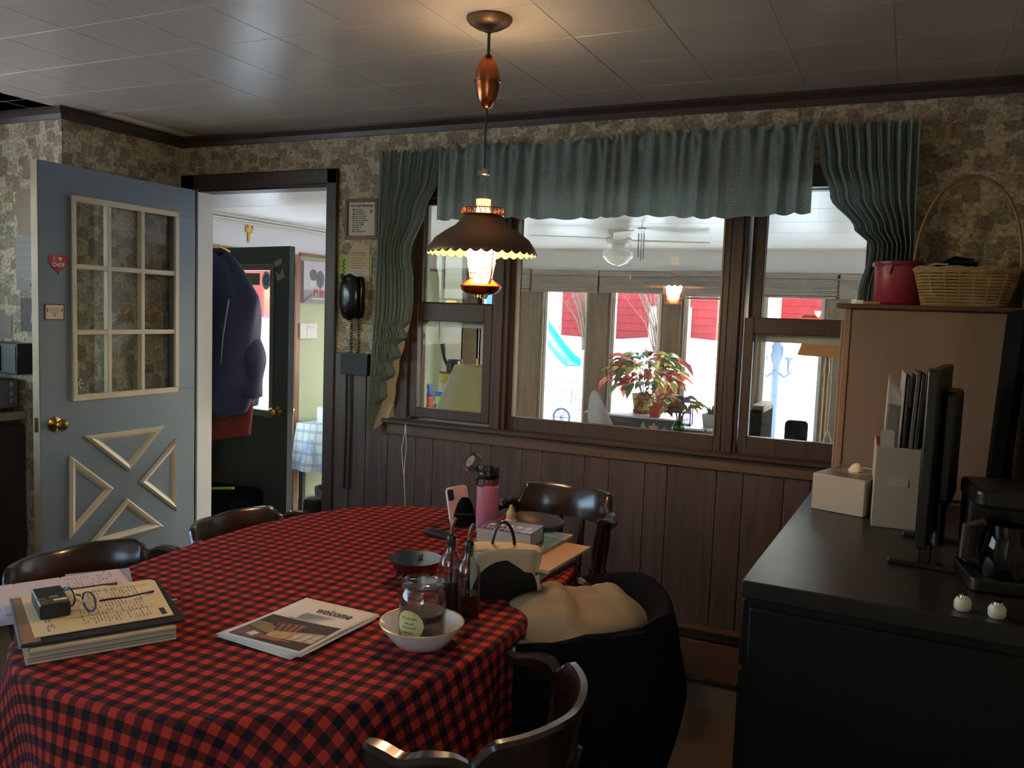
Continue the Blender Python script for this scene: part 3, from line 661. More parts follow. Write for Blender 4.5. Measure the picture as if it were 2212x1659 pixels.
# small table with a plaid cloth
t = thing('side_table', 'small dark table under a pale plaid cloth by the green wall', 'table', (-1.47, 1.95, SF))
q = MB(); q.box(-.24, .24, -.2, .3, .71, .735); part('table_top', q, M_dark, t)
for x in (-.2, .2):
    for y in (-.16, .26): q = MB(); q.box(x - .018, x + .018, y - .018, y + .018, 0, .71); part('leg', q, M_darkv, t)
def plaid():
    mt, n, L, p = nodes('plaid_cloth'); tc = n.new('ShaderNodeTexCoord'); sp = n.new('ShaderNodeSeparateXYZ'); L.new(tc.outputs['Object'], sp.inputs[0]); prev = None
    for ax, fr, col in ((0, 16, (150, 166, 190)), (2, 12, (146, 140, 150)), (1, 16, (150, 166, 190))):
        a = n.new('ShaderNodeMath'); a.operation = 'MULTIPLY'; a.inputs[1].default_value = fr; L.new(sp.outputs[ax], a.inputs[0])
        f = n.new('ShaderNodeMath'); f.operation = 'FRACT'; L.new(a.outputs[0], f.inputs[0]); l = n.new('ShaderNodeMath'); l.operation = 'LESS_THAN'; l.inputs[1].default_value = .28; L.new(f.outputs[0], l.inputs[0])
        h = n.new('ShaderNodeMath'); h.operation = 'MULTIPLY'; h.inputs[1].default_value = .5; L.new(l.outputs[0], h.inputs[0])
        m_ = n.new('ShaderNodeMix'); m_.data_type = 'RGBA'; L.new(h.outputs[0], m_.inputs['Factor']); m_.inputs['B'].default_value = (*lin(col), 1)
        if prev is None: m_.inputs['A'].default_value = (*lin((226, 222, 206)), 1)
        else: L.new(prev.outputs['Result'], m_.inputs['A'])
        prev = m_
    L.new(prev.outputs['Result'], p.inputs['Base Color']); p.inputs['Roughness'].default_value = .9; return mt
q = MB()
def clothpt(u, v):     # u round the rim, v down
    a = 2 * PI * u; c, s = math.cos(a), math.sin(a); k = 1 / max(abs(c), abs(s)); x, y = c * k, s * k
    if v < .3: f = v / .3; return (x * .246 * f, .05 + y * .256 * f, .738)
    d = (v - .3) / .7; fl = .05 * d * (1 + .5 * math.sin(9 * a)); return (x * (.25 + fl), .05 + y * (.26 + fl), .736 - d * .36)
q.grid(72, 10, clothpt, True); part_ = solo('plaid_cloth', q, plaid(), 'pale plaid cloth hanging over the small sunroom table', 'tablecloth', (-1.44, 1.95, SF), ang=60)
q = MB(); q.prism(rrect(-.11, .09, -.07, .09, .012), 0, .13); t = thing('white_box', 'white plastic box standing on the plaid cloth', 'box', (-1.43, 1.86, SF + .739)); part('box_body', q, mat('box_white', (214, 216, 230), .45), t, bevel=.006)
q = MB(); q.box(-.05, .03, -.072, -.069, .105, .115); part('red_strip', q, mat('strip_red', (170, 60, 60), .5), t)
t = thing('floor_pail', 'grey pail with a pale label under the small plaid table', 'pail', (-1.46, 1.86, SF)); q = MB(); q.lathe([(0, 0), (.095, 0), (.11, .24), (.114, .24), (.1, .004), (0, .004)], 24); part('pail_body', q, mat('pail_grey', (86, 92, 98), .5), t)
q = MB(); q.lathe([(.1005, .06), (.1055, .14), (.107, .14), (.102, .06)], 24, closed=True); part('label_band', q, mat('label_pale', (170, 172, 176), .6), t)
# ------------------------------------------------------------------ coats and boots by the doorway
def lump(q, fn, nu=28, nv=18): q.grid(nu, nv, fn, True)
M_navy = mat('navy_nylon', (44, 50, 88), .6, bump=(60, .25)); M_redl = mat('red_lining', (120, 36, 36), .8)
t = thing('winter_coat', 'navy winter coat hanging on the wall left of the doorway', 'coat', (-1.03, .14, 0))
def coat(u, v):
    a = 2 * PI * u; z = 1.76 - .93 * v
    wdt = (.03 + .235 * min(1, v / .28) ** .75) * (1 + .06 * math.sin(4 * a + 3 * v)) * (1 if v < .8 else 1 - .25 * (v - .8) / .2); dpt = .05 + .125 * min(1, v / .4) + .02 * math.sin(3 * a + 6 * v)
    if v >= .999: wdt *= .3; dpt *= .3
    return (-.07 + wdt * math.cos(a) + .012 * math.sin(7 * a + 9 * v), .18 + dpt * math.sin(a) * (1.15 if math.sin(a) > 0 else .95), z + .02 * math.sin(3 * a))
q = MB(); q.grid(40, 26, coat, True); part('body', q, M_navy, t, ang=75)
q = MB()
def sleeve(u, v):
    a = 2 * PI * u; p = Vector((.035 + .13 * math.sin(v * 2.2), .20, 1.50 - .58 * v)); rr = .085 * (1 + .12 * math.sin(14 * v)) * (1 - .25 * v)
    if v >= .999: rr *= .2
    return (p.x + rr * math.cos(a), p.y + rr * 1.1 * math.sin(a), p.z)
q.grid(20, 22, sleeve, True); part('sleeve', q, M_navy, t, ang=75)
q = MB(); q.tube([(.11, .07, 1.50), (.095, .045, 1.3), (.08, .04, 1.1), (.07, .05, .93)], .004, 6); part('zipper', q, mat('zip_silver', (180, 184, 190), .35, .7), t)
q = MB(); q.tube([(.0, .19, 1.775), (0, .1, 1.80), (0, -.03, 1.79)], .006, 6); part('hook', q, M_brass, t)
t = thing('red_jacket', 'red jacket hem hanging below the navy winter coat', 'jacket', (-1.09, .2, 0))
def rj(u, v):
    a = 2 * PI * u; z = 1.5 - .82 * v; wdt = .13 + .1 * min(1, v * 2) - .12 * max(0, v - .7); 
    return (wdt * math.cos(a) * .8, .2 + .055 * math.sin(a), z + .03 * math.cos(a) * v)
q = MB(); q.grid(24, 14, rj, True); part('jacket_body', q, M_redl, t, ang=75)
q = MB(); q.tube([(0, .19, 1.48), (0, .05, 1.56), (0, -.08, 1.6)], .005, 6); part('hanging_loop', q, M_black, t)
t = thing('green_strap_bag', 'black bag with lime green straps below the coats', 'bag', (-1.33, .62, SF))
q = MB(); q.prism(rrect(-.24, .2, -.16, .16, .06), 0, .46); part('bag_body', q, M_blackcloth, t, bevel=.04, seg=3)
M_lime = mat('lime_strap', (124, 176, 62), .6)
for pts in ([(-.1, -.17, .5), (.05, -.175, .50), (.22, -.16, .52)], [(-.14, -.178, .46), (.02, -.185, .48), (.03, -.185, .36), (.04, -.18, .22), (.1, -.185, .13)]):
    q = MB(); q.tube(pts, .008, 6, sx=1.4); part('strap', q, M_lime, t)
for k, x in enumerate((-1.35, -1.1)):
    t = thing('boot', ['dark boot on the floor under the coats, nearer the outside door', 'dark boot on the floor under the coats, nearer the doorway'][k], 'boot', (x, .34, SF), 20, 'boots under the coats')
    q = MB(); q.prism([(-.04, -.14), (.04, -.14), (.048, .0), (.045, .1), (.025, .14), (-.025, .14), (-.045, .1), (-.048, 0)], 0, .09); part('foot', q, M_black, t, bevel=.02, seg=3)
    q = MB(); q.lathe([(0, .05), (.05, .06), (.055, .24), (.05, .25), (.045, .1), (0, .1)], 16, Matrix.Translation((0, .08, 0))); part('shaft', q, M_blackcloth, t)
# ------------------------------------------------------------------ sunroom furniture and plants
M_pot = mat('terracotta', (150, 78, 62), .7, noise=(12, .15)); M_leafg = mat('leaf_green', (92, 116, 66), .5, transl=.35, noise=(30, .25)); M_leafr = mat('leaf_red', (160, 70, 60), .5, transl=.35, noise=(30, .25)); M_leafy = mat('leaf_pale', (178, 168, 96), .5, transl=.35, noise=(30, .2)); M_stem = mat('stem', (110, 100, 66), .7)
def leafmesh(nm, mt, L_, W_, lobed=False):
    q = MB(); n = 8
    def f(u, v):
        x = u * L_; hw = W_ * math.sin(PI * min(1, u * .94 + .04)) ** .8 * (1 + (.25 * math.cos(6 * PI * u) if lobed else 0)); s = 2 * v - 1
        return (x, s * hw, .10 * L_ * math.sin(u * PI) - .35 * L_ * u * u + .12 * L_ * abs(s))
    q.grid(8, 2, f); return q.mesh(nm, mt, True, 80)
LFS = [leafmesh('leaf', M_leafg, .115, .032), leafmesh('leaf', M_leafr, .12, .036, True), leafmesh('leaf', M_leafy, .10, .032)]
def leafy(t, n, cen, rad, mixs, sc=1.0, seed=1, stems=6, base=(0, 0, 0)):
    R_ = random.Random(seed)
    for k in range(stems):
        a = 2 * PI * k / stems; q = MB(); d = Vector((math.cos(a) * rad[0] * .55, math.sin(a) * rad[1] * .55, 0))
        q.tube([Vector(base), Vector(base) + d * .3 + Vector((0, 0, (cen[2] - base[2]) * .6)), Vector(cen) + d + Vector((0, 0, rad[2] * .3))], .0035, 5); part('stem', q, M_stem, t)
    for k in range(n):
        a = k * 2.39996; zz = 1 - 1.75 * (k + .5) / n; rr = math.sqrt(max(.05, 1 - zz * zz)); s = .45 + .57 * R_.random()
        p = Vector(cen) + Vector((rad[0] * rr * math.cos(a) * s, rad[1] * rr * math.sin(a) * s, rad[2] * zz * s))
        me = LFS[R_.choices((0, 1, 2), mixs)[0]]
        o = bpy.data.objects.new('leaf', me); COL.objects.link(o); o.parent = t; o.location = p; k_ = sc * (.8 + .5 * R_.random()); o.scale = (k_, k_, k_)
        o.rotation_euler = (R_.uniform(-.5, .5), R_.uniform(-.5, .6) - .3 * zz, a + R_.uniform(-.7, .7))
TZ = .655
M_trunk = mat('flecked_trunk', (58, 58, 62), .6, noise=(40, .5)); M_trunktop = mat('trunk_top', (168, 172, 172), .5)
t = thing('plant_trunk', 'dark flecked trunk with a pale top under the big poinsettia', 'trunk', (.62, 3.62, SF))
q = MB(); q.box(-.36, .24, -.22, .24, .02, TZ - SF - .015); part('trunk_body', q, M_trunk, t, bevel=.006)
q = MB(); q.box(-.37, .25, -.23, .25, TZ - SF - .015, TZ - SF); part('lid', q, M_trunktop, t, bevel=.004)
t = thing('low_trunk', 'second dark trunk with a pale top under the aloe pot', 'trunk', (1.09, 3.5, SF))
q = MB(); q.box(-.2, .26, -.2, .24, .02, .755); part('trunk_body', q, M_trunk, t, bevel=.006)
q = MB(); q.box(-.21, .27, -.21, .25, .755, .77); part('lid', q, M_trunktop, t, bevel=.004)
t = thing('large_poinsettia', 'large poinsettia with red and yellowing leaves on the trunk', 'potted plant', (.49, 3.68, TZ))
q = MB(); q.lathe([(0, 0), (.082, 0), (.088, .03), (.08, .032), (0, .032)], 24); part('saucer', q, M_pot, t)
q = MB(); q.lathe([(0, .03), (.08, .032), (.098, .15), (.106, .165), (.094, .165), (.085, .12), (0, .12)], 28); part('pot', q, mat('basket_wrap', (168, 160, 104), .6, wood=('z', 60, .3)), t)
leafy(t, 120, (.01, 0, .35), (.33, .24, .20), (4, 5, 2), 1.05, 3, 9, (0, 0, .12))
t = thing('small_poinsettia', 'small poinsettia in a red pot in front of the large one', 'potted plant', (.66, 3.48, TZ))
q = MB(); q.lathe([(0, 0), (.045, 0), (.06, .085), (.066, .085), (.056, .07), (0, .07)], 20); part('pot', q, mat('red_pot', (170, 62, 56), .5), t)
leafy(t, 34, (0, 0, .14), (.15, .12, .075), (3, 5, 1), .75, 8, 5, (0, 0, .07))
t = thing('aloe_plant', 'spiky aloe in a grey square pot on the second trunk', 'potted plant', (1.13, 3.48, .61))
q = MB(); q.lathe([(0, 0), (.06, 0), (.075, .11), (.068, .11), (.055, .09), (0, .09)], 32, pw=5); part('pot', q, mat('grey_pot', (150, 152, 156), .6), t)
for k in range(11):
    a = 2 * PI * k / 11; q = MB(); q.tube([(.01 * math.cos(a), .01 * math.sin(a), .085), (.04 * math.cos(a), .04 * math.sin(a), .15), ((.06 + .05 * (k % 3)) * math.cos(a), (.06 + .05 * (k % 3)) * math.sin(a), .17 + .03 * (k % 2))], [.009, .007, .001], 6); part('leaf', q, M_leafg, t)
t = thing('purple_lantern', 'small purple lattice lantern beside the aloe pot', 'lantern', (.93, 3.45, .61))
q = MB(); M_pur = mat('purple', (120, 70, 190), .5)
for x in (-.04, .04):
    for y in (-.04, .04): q.box(x - .005, x + .005, y - .005, y + .005, 0, .2)
for z in (0, .1, .19): q.box(-.045, .045, -.045, -.036, z, z + .012); q.box(-.045, .045, .036, .045, z, z + .012); q.box(-.045, -.036, -.036, .036, z, z + .012); q.box(.036, .045, -.036, .036, z, z + .012)
part('lattice', q, M_pur, t); q = MB(); q.lathe([(0, .2), (.05, .2), (.03, .235), (0, .245)], 4, Matrix.Rotation(PI / 4, 4, 'Z')); part('cap', q, M_pur, t)
# on the ledge outside the kitchen window
LZ = .978
t = thing('green_vase', 'round green glass vase with plant cuttings on the ledge', 'vase', (1.655, .22, LZ))
q = MB(); q.lathe([(0, 0), (.016, 0), (.027, .014), (.0285, .032), (.022, .05), (.014, .056), (.016, .06)], 20); part('glass_body', q, glass('green_glass', (96, 200, 140), refl=1.5), t)
q = MB(); q.lathe([(0, .002), (.015, .002), (.025, .016), (.026, .03), (.0, .032)], 16); part('water', q, mat('green_water', (70, 170, 110), .1, transl=.5), t)
leafy(t, 16, (.01, 0, .125), (.07, .05, .045), (2, 1, 3), .5, 5, 4, (0, 0, .02))
t = thing('plastic_bag', 'white plastic bag with twisted ears on the ledge', 'bag', (1.292, .225, LZ))
def bagf(u, v):
    a = 2 * PI * u; r_ = (.055 * (1 - v) ** .6 + .004) * (1 + .08 * math.sin(5 * a + 4 * v)); return (-.035 * v + r_ * math.cos(a) * 1.0, r_ * .7 * math.sin(a), .165 * v + .004 * math.sin(6 * a) * v)
q = MB(); q.grid(28, 14, bagf, True); part('bag_body', q, mat('bag_film', (214, 216, 226), .4, transl=.5), t, ang=70)
for s in (-1, 1): q = MB(); q.tube([(s * .03 - .02, 0, .06), (s * .05 - .015, 0, .068), (s * .066 - .015, -.004, .062)], [.008, .006, .003], 6); part('ear', q, mat('bag_film2', (226, 226, 232), .5), t)
def ornament(x, lab, mt, h, kind):
    t = thing('ornament', lab, 'ornament', (x, .2, LZ))
    q = MB()
    if kind == 'tree': q.lathe([(0, 0), (.006, 0), (.006, .008), (.017, .008), (0, h)], 10)
    else:
        pts = []
        for k in range(10): a = PI / 2 + PI * k / 5; r_ = h * .5 if k % 2 == 0 else h * .24; pts.append((r_ * math.cos(a), h * .45 + r_ * math.sin(a)))
        q.prism(pts, -.004, .004, WALL(0, 0, 0))
    part('body', q, mt, t)
ornament(1.548, 'tan wooden star ornament on the ledge beside the green vase', mat('tan_wood', (176, 150, 112), .6), .05, 'star')
ornament(1.60, 'small grey tree ornament on the ledge between star and vase', mat('ornament_grey', (130, 128, 124), .6), .05, 'tree')
ornament(1.775, 'small red tree ornament on the ledge right of the vase', mat('ornament_red', (170, 50, 56), .6), .042, 'tree')
ornament(1.50, 'small silver tree ornament on the ledge left of the star', mat('ornament_silver', (170, 172, 178), .4, .5), .05, 'tree')
# left sash view: lamp, armchair, shelf of packages
t = thing('table_lamp', 'cream lampshade lamp standing close behind the left kitchen window', 'lamp', (.315, .86, SF))
q = MB(); q.lathe([(0, 0), (.15, 0), (.15, .02), (.03, .04), (.018, .5), (.018, .95), (0, .95)], 20); part('base', q, M_brass, t)
q = MB(); q.lathe([(.245, 1.05), (.125, 1.335), (.128, 1.335), (.249, 1.05)], 10, Matrix.Rotation(.2, 4, 'Z'), closed=True); part('lamp_shade', q, mat('shade_cream', (206, 196, 164), .8, transl=.25), t, ang=20)
q = MB(); q.tube([(0, 0, .94), (0, 0, 1.36)], .004, 6); q.lathe([(0, 1.345), (.009, 1.35), (.006, 1.37), (0, 1.375)], 8); part('finial', q, M_brass, t)
for k in range(3):
    a = 2 * PI * k / 3; q = MB(); q.tube([(0, 0, 1.33), (.125 * math.cos(a), .125 * math.sin(a), 1.333)], .003, 5); part('spider_arm', q, M_brass, t)
t = thing('dark_armchair', 'dark green armchair with a rounded back below the cream lampshade', 'armchair', (.02, .46, SF), -8)
M_dkgreen = mat('dark_green_cloth', (44, 52, 46), .9)
q = MB(); q.prism(rrect(-.3, .3, -.12, .06, .08), .1, .985); part('backrest', q, M_dkgreen, t, bevel=.07, seg=4)
q = MB(); q.prism(rrect(-.28, .28, -.34, -.1, .06), .1, .42); part('seat', q, M_dkgreen, t, bevel=.03, seg=3)
for s in (-1, 1):
    q = MB(); q.prism(rrect(s * .3 - .05, s * .3 + .05, -.33, -.1, .03), .1, .6); part('armrest', q, M_dkgreen, t, bevel=.02, seg=3)
    for y in (-.06, -.3): q = MB(); q.lathe([(0, 0), (.018, 0), (.026, .1), (0, .1)], 10, Matrix.Translation((s * .25, y, 0))); part('leg', q, M_darkv, t)
t = thing('storage_bench', 'low wooden bench holding packages against the green wall', 'bench', (-1.3, 2.82, SF))
q = MB(); q.box(-.42, .5, -.25, .3, .79, .82); part('top', q, M_oaky, t, bevel=.004)
for x in (-.38, .46):
    q = MB(); q.box(x - .02, x + .02, -.23, .28, 0, .79); part('side_panel', q, M_oak, t)
BZ = SF + .82
def package(nm, lab, x, y, w_, d_, h, c, cat='package', band=None, rz=0, z=BZ):
    t = thing(nm, lab, cat, (x, y, z), rz)
    q = MB(); q.prism(rrect(-w_ / 2, w_ / 2, -d_ / 2, d_ / 2, min(w_, d_) * .2), 0, h); part('pack_body', q, c, t, bevel=.008)
    if band: q = MB(); q.box(-w_ / 2 * .8, w_ / 2 * .8, -d_ / 2 - .002, -d_ / 2, h * .3, h * .75); part('label_panel', q, band, t)
package('orange_package', 'orange package on the bench behind the left kitchen window', -1.1, 2.66, .12, .1, .10, mat('orange_pack', (232, 90, 50), .5), band=mat('pack_white', (226, 222, 220), .5))
package('blue_package', 'blue and white package stacked on the orange one', -1.1, 2.66, .12, .09, .10, mat('blue_pack', (70, 96, 170), .5), band=mat('pack_white', (226, 222, 220), .5), z=BZ + .10)
package('striped_package', 'blue, green and orange package beside the orange one', -.93, 2.66, .12, .09, .15, mat('blue_pack2', (52, 110, 170), .5), band=mat('pack_lime', (196, 200, 120), .5), rz=15)
def tin(lab, x, y): 
    t = thing('yellow_tin', lab, 'tin', (x, y, BZ), group='yellow tins on the bench')
    q = MB(); q.lathe([(0, 0), (.062, 0), (.062, .28), (0, .28)], 24); part('tin_body', q, mat('tin_yellow', (186, 178, 62), .4), t)
    q = MB(); q.lathe([(.0625, .12), (.0635, .12), (.0635, .2), (.0625, .2)], 24, closed=True); part('label_band', q, mat('tin_label', (200, 206, 190), .5), t)
    q = MB(); q.lathe([(0, .28), (.064, .28), (.064, .292), (0, .292)], 24); part('lid', q, mat('tin_lid', (70, 90, 60), .4), t)
tin('yellow tin on the bench under the black flag handle', -1.05, 2.93); tin('second yellow tin on the bench, nearer the cream lampshade', -.87, 2.97)
t = thing('black_watering_can', 'black long spouted watering can standing on the yellow tins', 'watering can', (-1.0, 2.95, BZ + .292))
q = MB(); q.lathe([(0, 0), (.055, 0), (.06, .03), (.045, .1), (.05, .11), (.035, .11), (0, .09)], 18); part('can_body', q, M_black, t)
q = MB(); q.tube([(-.04, 0, .03), (-.09, 0, .12), (-.11, 0, .24)], [.016, .016, .024], 8); part('spout', q, M_black, t)
q = MB(); q.tube([(.04, 0, .03), (.09, 0, .06), (.08, 0, .11), (.035, 0, .1)], .007, 6); part('handle', q, M_black, t)
# right sash view
t = thing('floor_lamp', 'floor lamp with an amber drum shade seen through the right kitchen window', 'lamp', (2.06, 2.55, SF))
q = MB(); q.lathe([(.19, 1.432), (.135, 1.605), (.138, 1.605), (.194, 1.432)], 28, closed=True); part('lamp_shade', q, mat('amber_shade', (196, 134, 74), .7, transl=.5), t)
q = MB(); q.lathe([(0, 0), (.14, 0), (.14, .02), (.02, .035), (.014, .06), (.014, .6), (.022, .62), (.014, .64), (.013, 1.3), (.02, 1.34), (.012, 1.4), (.01, 1.6), (0, 1.6)], 16); part('pole', q, mat('lamp_brass_dark', (150, 110, 70), .25, 1.0), t)
for k in range(3):
    a = 2 * PI * k / 3; q = MB(); q.tube([(0, 0, 1.595), (.135 * math.cos(a), .135 * math.sin(a), 1.6)], .003, 5); part('spider_arm', q, M_brass, t)
q = MB(); q.tube([(.03, -.02, 1.43), (.035, -.02, 1.2), (.03, -.03, .9)], .002, 5); part('pull_cord', q, M_string, t)
t = thing('office_chair', 'tall black chair back seen low in the right kitchen window', 'chair', (1.80, 1.5, SF))
q = MB(); q.prism(rrect(-.02, .045, -.22, .22, .02), .48, 1.165); part('backrest', q, M_blackcloth, t, bevel=.015, seg=3)
q = MB(); q.prism(rrect(-.022, .047, -.18, .18, .02), 1.14, 1.185); part('headrest', q, mat('pinkish_leather', (112, 70, 70), .5), t, bevel=.01, seg=3)
q = MB(); q.prism(rrect(.03, .46, -.23, .23, .05), .40, .5); part('seat', q, M_blackcloth, t, bevel=.02, seg=3)
for s in (-1, 1): q = MB(); q.tube([(.04, s * .24, .8), (.2, s * .26, .70), (.36, s * .26, .66), (.37, s * .25, .44)], .018, 8); part('armrest', q, M_black, t)
q = MB(); q.lathe([(0, .06), (.03, .06), (.03, .40), (0, .40)], 12, Matrix.Translation((.24, 0, 0))); part('post', q, M_black, t)
for k in range(5):
    a = 2 * PI * k / 5; q = MB(); q.tube([(.24, 0, .08), (.24 + .26 * math.cos(a), .26 * math.sin(a), .055)], .016, 6); q.ball((.24 + .27 * math.cos(a), .27 * math.sin(a), .028), .028, 10, 6); part('leg', q, M_black, t)
t = thing('recliner', 'dark padded recliner back with rounded corners beside the floor lamp', 'armchair', (1.94, 2.05, SF))
q = MB(); q.prism(rrect(-.068, .068, 0, .1, .03), .3, 1.035); part('backrest', q, M_blackcloth, t, bevel=.025, seg=3)
q = MB(); q.prism(rrect(-.14, .14, -.3, .0, .05), .12, .42); part('seat', q, M_blackcloth, t, bevel=.03, seg=3)
q = MB(); q.prism(rrect(-.14, .14, -.3, .1, .04), 0.0, .30); part('base', q, M_black, t, bevel=.02)
t = thing('white_easel', 'little white picture easel on the ledge near the tall cabinet', 'easel', (2.27, .2, LZ))
for x0, x1 in ((-.03, -.005), (.02, .0)): q = MB(); q.tube([(x0, -.01, 0), (x1, .02, .075)], .004, 6); part('leg', q, M_white, t)
q = MB(); q.tube([(-.024, -.008, .018), (.016, -.008, .018)], .003, 6); q.tube([(0, .02, .07), (0, .05, 0)], .003, 6); part('rest', q, M_white, t)
# ------------------------------------------------------------------ outdoors: snow, barns, playset, lamp post
def gz(x, y):
    a = max(0, min(1, (y - 5) / 15)); base = -.8 + 1.67 * a
    if x < -2: base = max(base, -.7 + .09 * min(22, -x) * max(0, min(1, (y + 2) / 8)))
    return base + .06 * math.sin(x * .7 + y * .5) + .05 * math.sin(x * 1.7 - y * .9)
q = MB(); q.grid(90, 70, lambda u, v: (-45 + 80 * u, -16 + 70 * v, gz(-45 + 80 * u, -16 + 70 * v) if -16 + 70 * v > 4.3 or -45 + 80 * u < -2.3 or -45 + 80 * u > 4.5 else -1.0))
struct('ground_snow', q, M_snow, smooth=True)
def barn(nm, lab, x0, x1, y, d, z0, h, rh, m, door=None, sid=.16, roofc=None, rz=0):
    t = thing(nm, lab, 'barn', (x0, y, z0), rz); w_ = x1 - x0
    q = MB(); q.prism([(0, -1.2), (w_, -1.2), (w_, h), (w_ / 2, h + rh), (0, h)], -d, 0, WALL(0, 0, 0)); part('body', q, m, t)
    nb = int((h + .2) / sid); 
    for k in range(nb):
        z = -.2 + k * sid; q = MB(); q.prism([(0, -.028), (w_, -.028), (w_, -.028), (0, -.028)], 0, 0) if False else None
        b_ = MB(); b_.add([(0, -.03, z), (w_, -.03, z), (w_, 0, z), (0, 0, z), (0, -.006, z + sid - .012), (w_, -.006, z + sid - .012), (w_, 0, z + sid - .012), (0, 0, z + sid - .012)], [(0, 3, 2, 1), (4, 5, 6, 7), (0, 1, 5, 4), (1, 2, 6, 5), (2, 3, 7, 6), (3, 0, 4, 7)])
        part('siding_board', b_, m, t, smooth=False)
    for s in (0, 1):
        a, b2 = (-.25, h - .25 * rh / (w_ / 2)), (w_ / 2, h + rh)
        if s: a = (w_ + .25, a[1])
        q = MB(); pts = [(a[0], a[1]), (b2[0], b2[1]), (b2[0], b2[1] + .16), (a[0], a[1] + .16)]
        q.prism(pts, -d - .3, .3, WALL(0, 0, 0)); part('roof', q, roofc or M_snow, t)
    if door:
        q = MB(); q.box(door[0], door[1], -.07, -.03, -.1, door[2]); part('door', q, M_white, t, label='white barn door')
    return t
barn('red_barn', 'red barn with a white door beyond the snowy yard', -6.85, -2.25, 20, 6, .85, 3.0, 1.9, M_red, (2.7, 3.9, .95), .22)
barn('distant_red_barn', 'second red barn seen high in the right kitchen window', -1.5, 4.5, 27, 6, 1.0, 1.5, 1.6, M_red, None, .25)
t = barn('side_red_barn', 'red shed across the snow seen through the outside door glass', -22, -14, 20.5, 5, 1.6, 2.4, 1.4, mat('shed_red', (186, 62, 52), .7, noise=(3, .12)), None, .25)
# bare bushes
M_twig = mat('twig', (140, 104, 84), .8)
def bush(lab, x, y, n, h, spread, seed):
    t = thing('bare_bush', lab, 'bush', (x, y, gz(x, y) - .02)); R_ = random.Random(seed); q = MB()
    for k in range(n):
        a = R_.uniform(0, 2 * PI); s = R_.uniform(.3, 1) * spread; hh = h * R_.uniform(.55, 1)
        p0 = Vector((R_.uniform(-.1, .1), R_.uniform(-.1, .1), 0)); p1 = Vector((s * .35 * math.cos(a), s * .35 * math.sin(a), hh * .5)); p2 = Vector((s * math.cos(a), s * math.sin(a), hh))
        q.tube([p0, p1, p2], [.022, .014, .004], 5)
        for j in range(4):
            b_ = p1.lerp(p2, R_.random()); e = b_ + Vector((R_.uniform(-.4, .4), R_.uniform(-.3, .3), R_.uniform(.2, .5))) * spread * .6; q.tube([b_, e], [.009, .003], 4)
    part('branches', q, M_twig, t, kind='stuff')
bush('tall bare bush in front of the red barn left of the middle window post', -5.15, 17.6, 42, 2.6, 1.0, 2); bush('bare bush in front of the red barn right of the middle window post', -3.2, 17.6, 40, 2.5, 1.05, 4)
bush('bare bush far left in the snowy yard', -7.4, 18.6, 34, 2.4, .9, 6)
# playset
t = thing('playset_slide', 'turquoise slide running down from the wooden playset in the snow', 'slide', (0, 0, 0))
M_slide = mat('turquoise_plastic', (70, 190, 190), .4)
A = Vector((-6.3, 15.2, gz(-6, 15) + 1.75)); B_ = Vector((-4.35, 14.6, gz(-4.4, 15) + .16))
q = MB(); pr = []
for i in range(13):
    f = i / 12; p = A.lerp(B_, f); p.z = B_.z + (A.z - B_.z) * (1 - f) ** 1.15 + .07 * math.sin(f * 5); pr.append(p)
d = (B_ - A); d.z = 0; d.normalize(); nrm = Vector((-d.y, d.x, 0)); sec = [(-.27, .16), (-.27, 0), (.27, 0), (.27, .16), (.24, .16), (.24, .03), (-.24, .03), (-.24, .16)]
vs = [p + nrm * a + Vector((0, 0, z)) for p in pr for a, z in sec]; n = 8
q.add(vs, [(i * n + j, i * n + (j + 1) % n, (i + 1) * n + (j + 1) % n, (i + 1) * n + j) for i in range(12) for j in range(n)]); part('slide_chute', q, M_slide, t)
t = thing('wooden_playset', 'wooden playset tower with a blue panel beside the turquoise slide', 'playset', (-7.1, 15.6, gz(-7, 15.5)))
M_pine = mat('pine_post', (206, 160, 96), .6, wood=('z', 20, .2))
for x in (-.7, .7):
    for y in (-.7, .7): q = MB(); q.box(x - .06, x + .06, y - .06, y + .06, -.3, 2.9); part('post', q, M_pine, t)
for k in range(6): q = MB(); q.box(-.75 + .25 * k, -.52 + .25 * k, -.76, .76, 1.62, 1.68); part('deck_board', q, M_pine, t)
q = MB(); q.box(-.76, .76, -.80, -.76, 1.15, 1.55); part('blue_panel', q, mat('blue_panel', (60, 110, 200), .4), t)
for z in (.35, .8, 2.2): q = MB(); q.box(-.78, .78, -.79, -.74, z, z + .09); part('rail', q, M_pine, t)
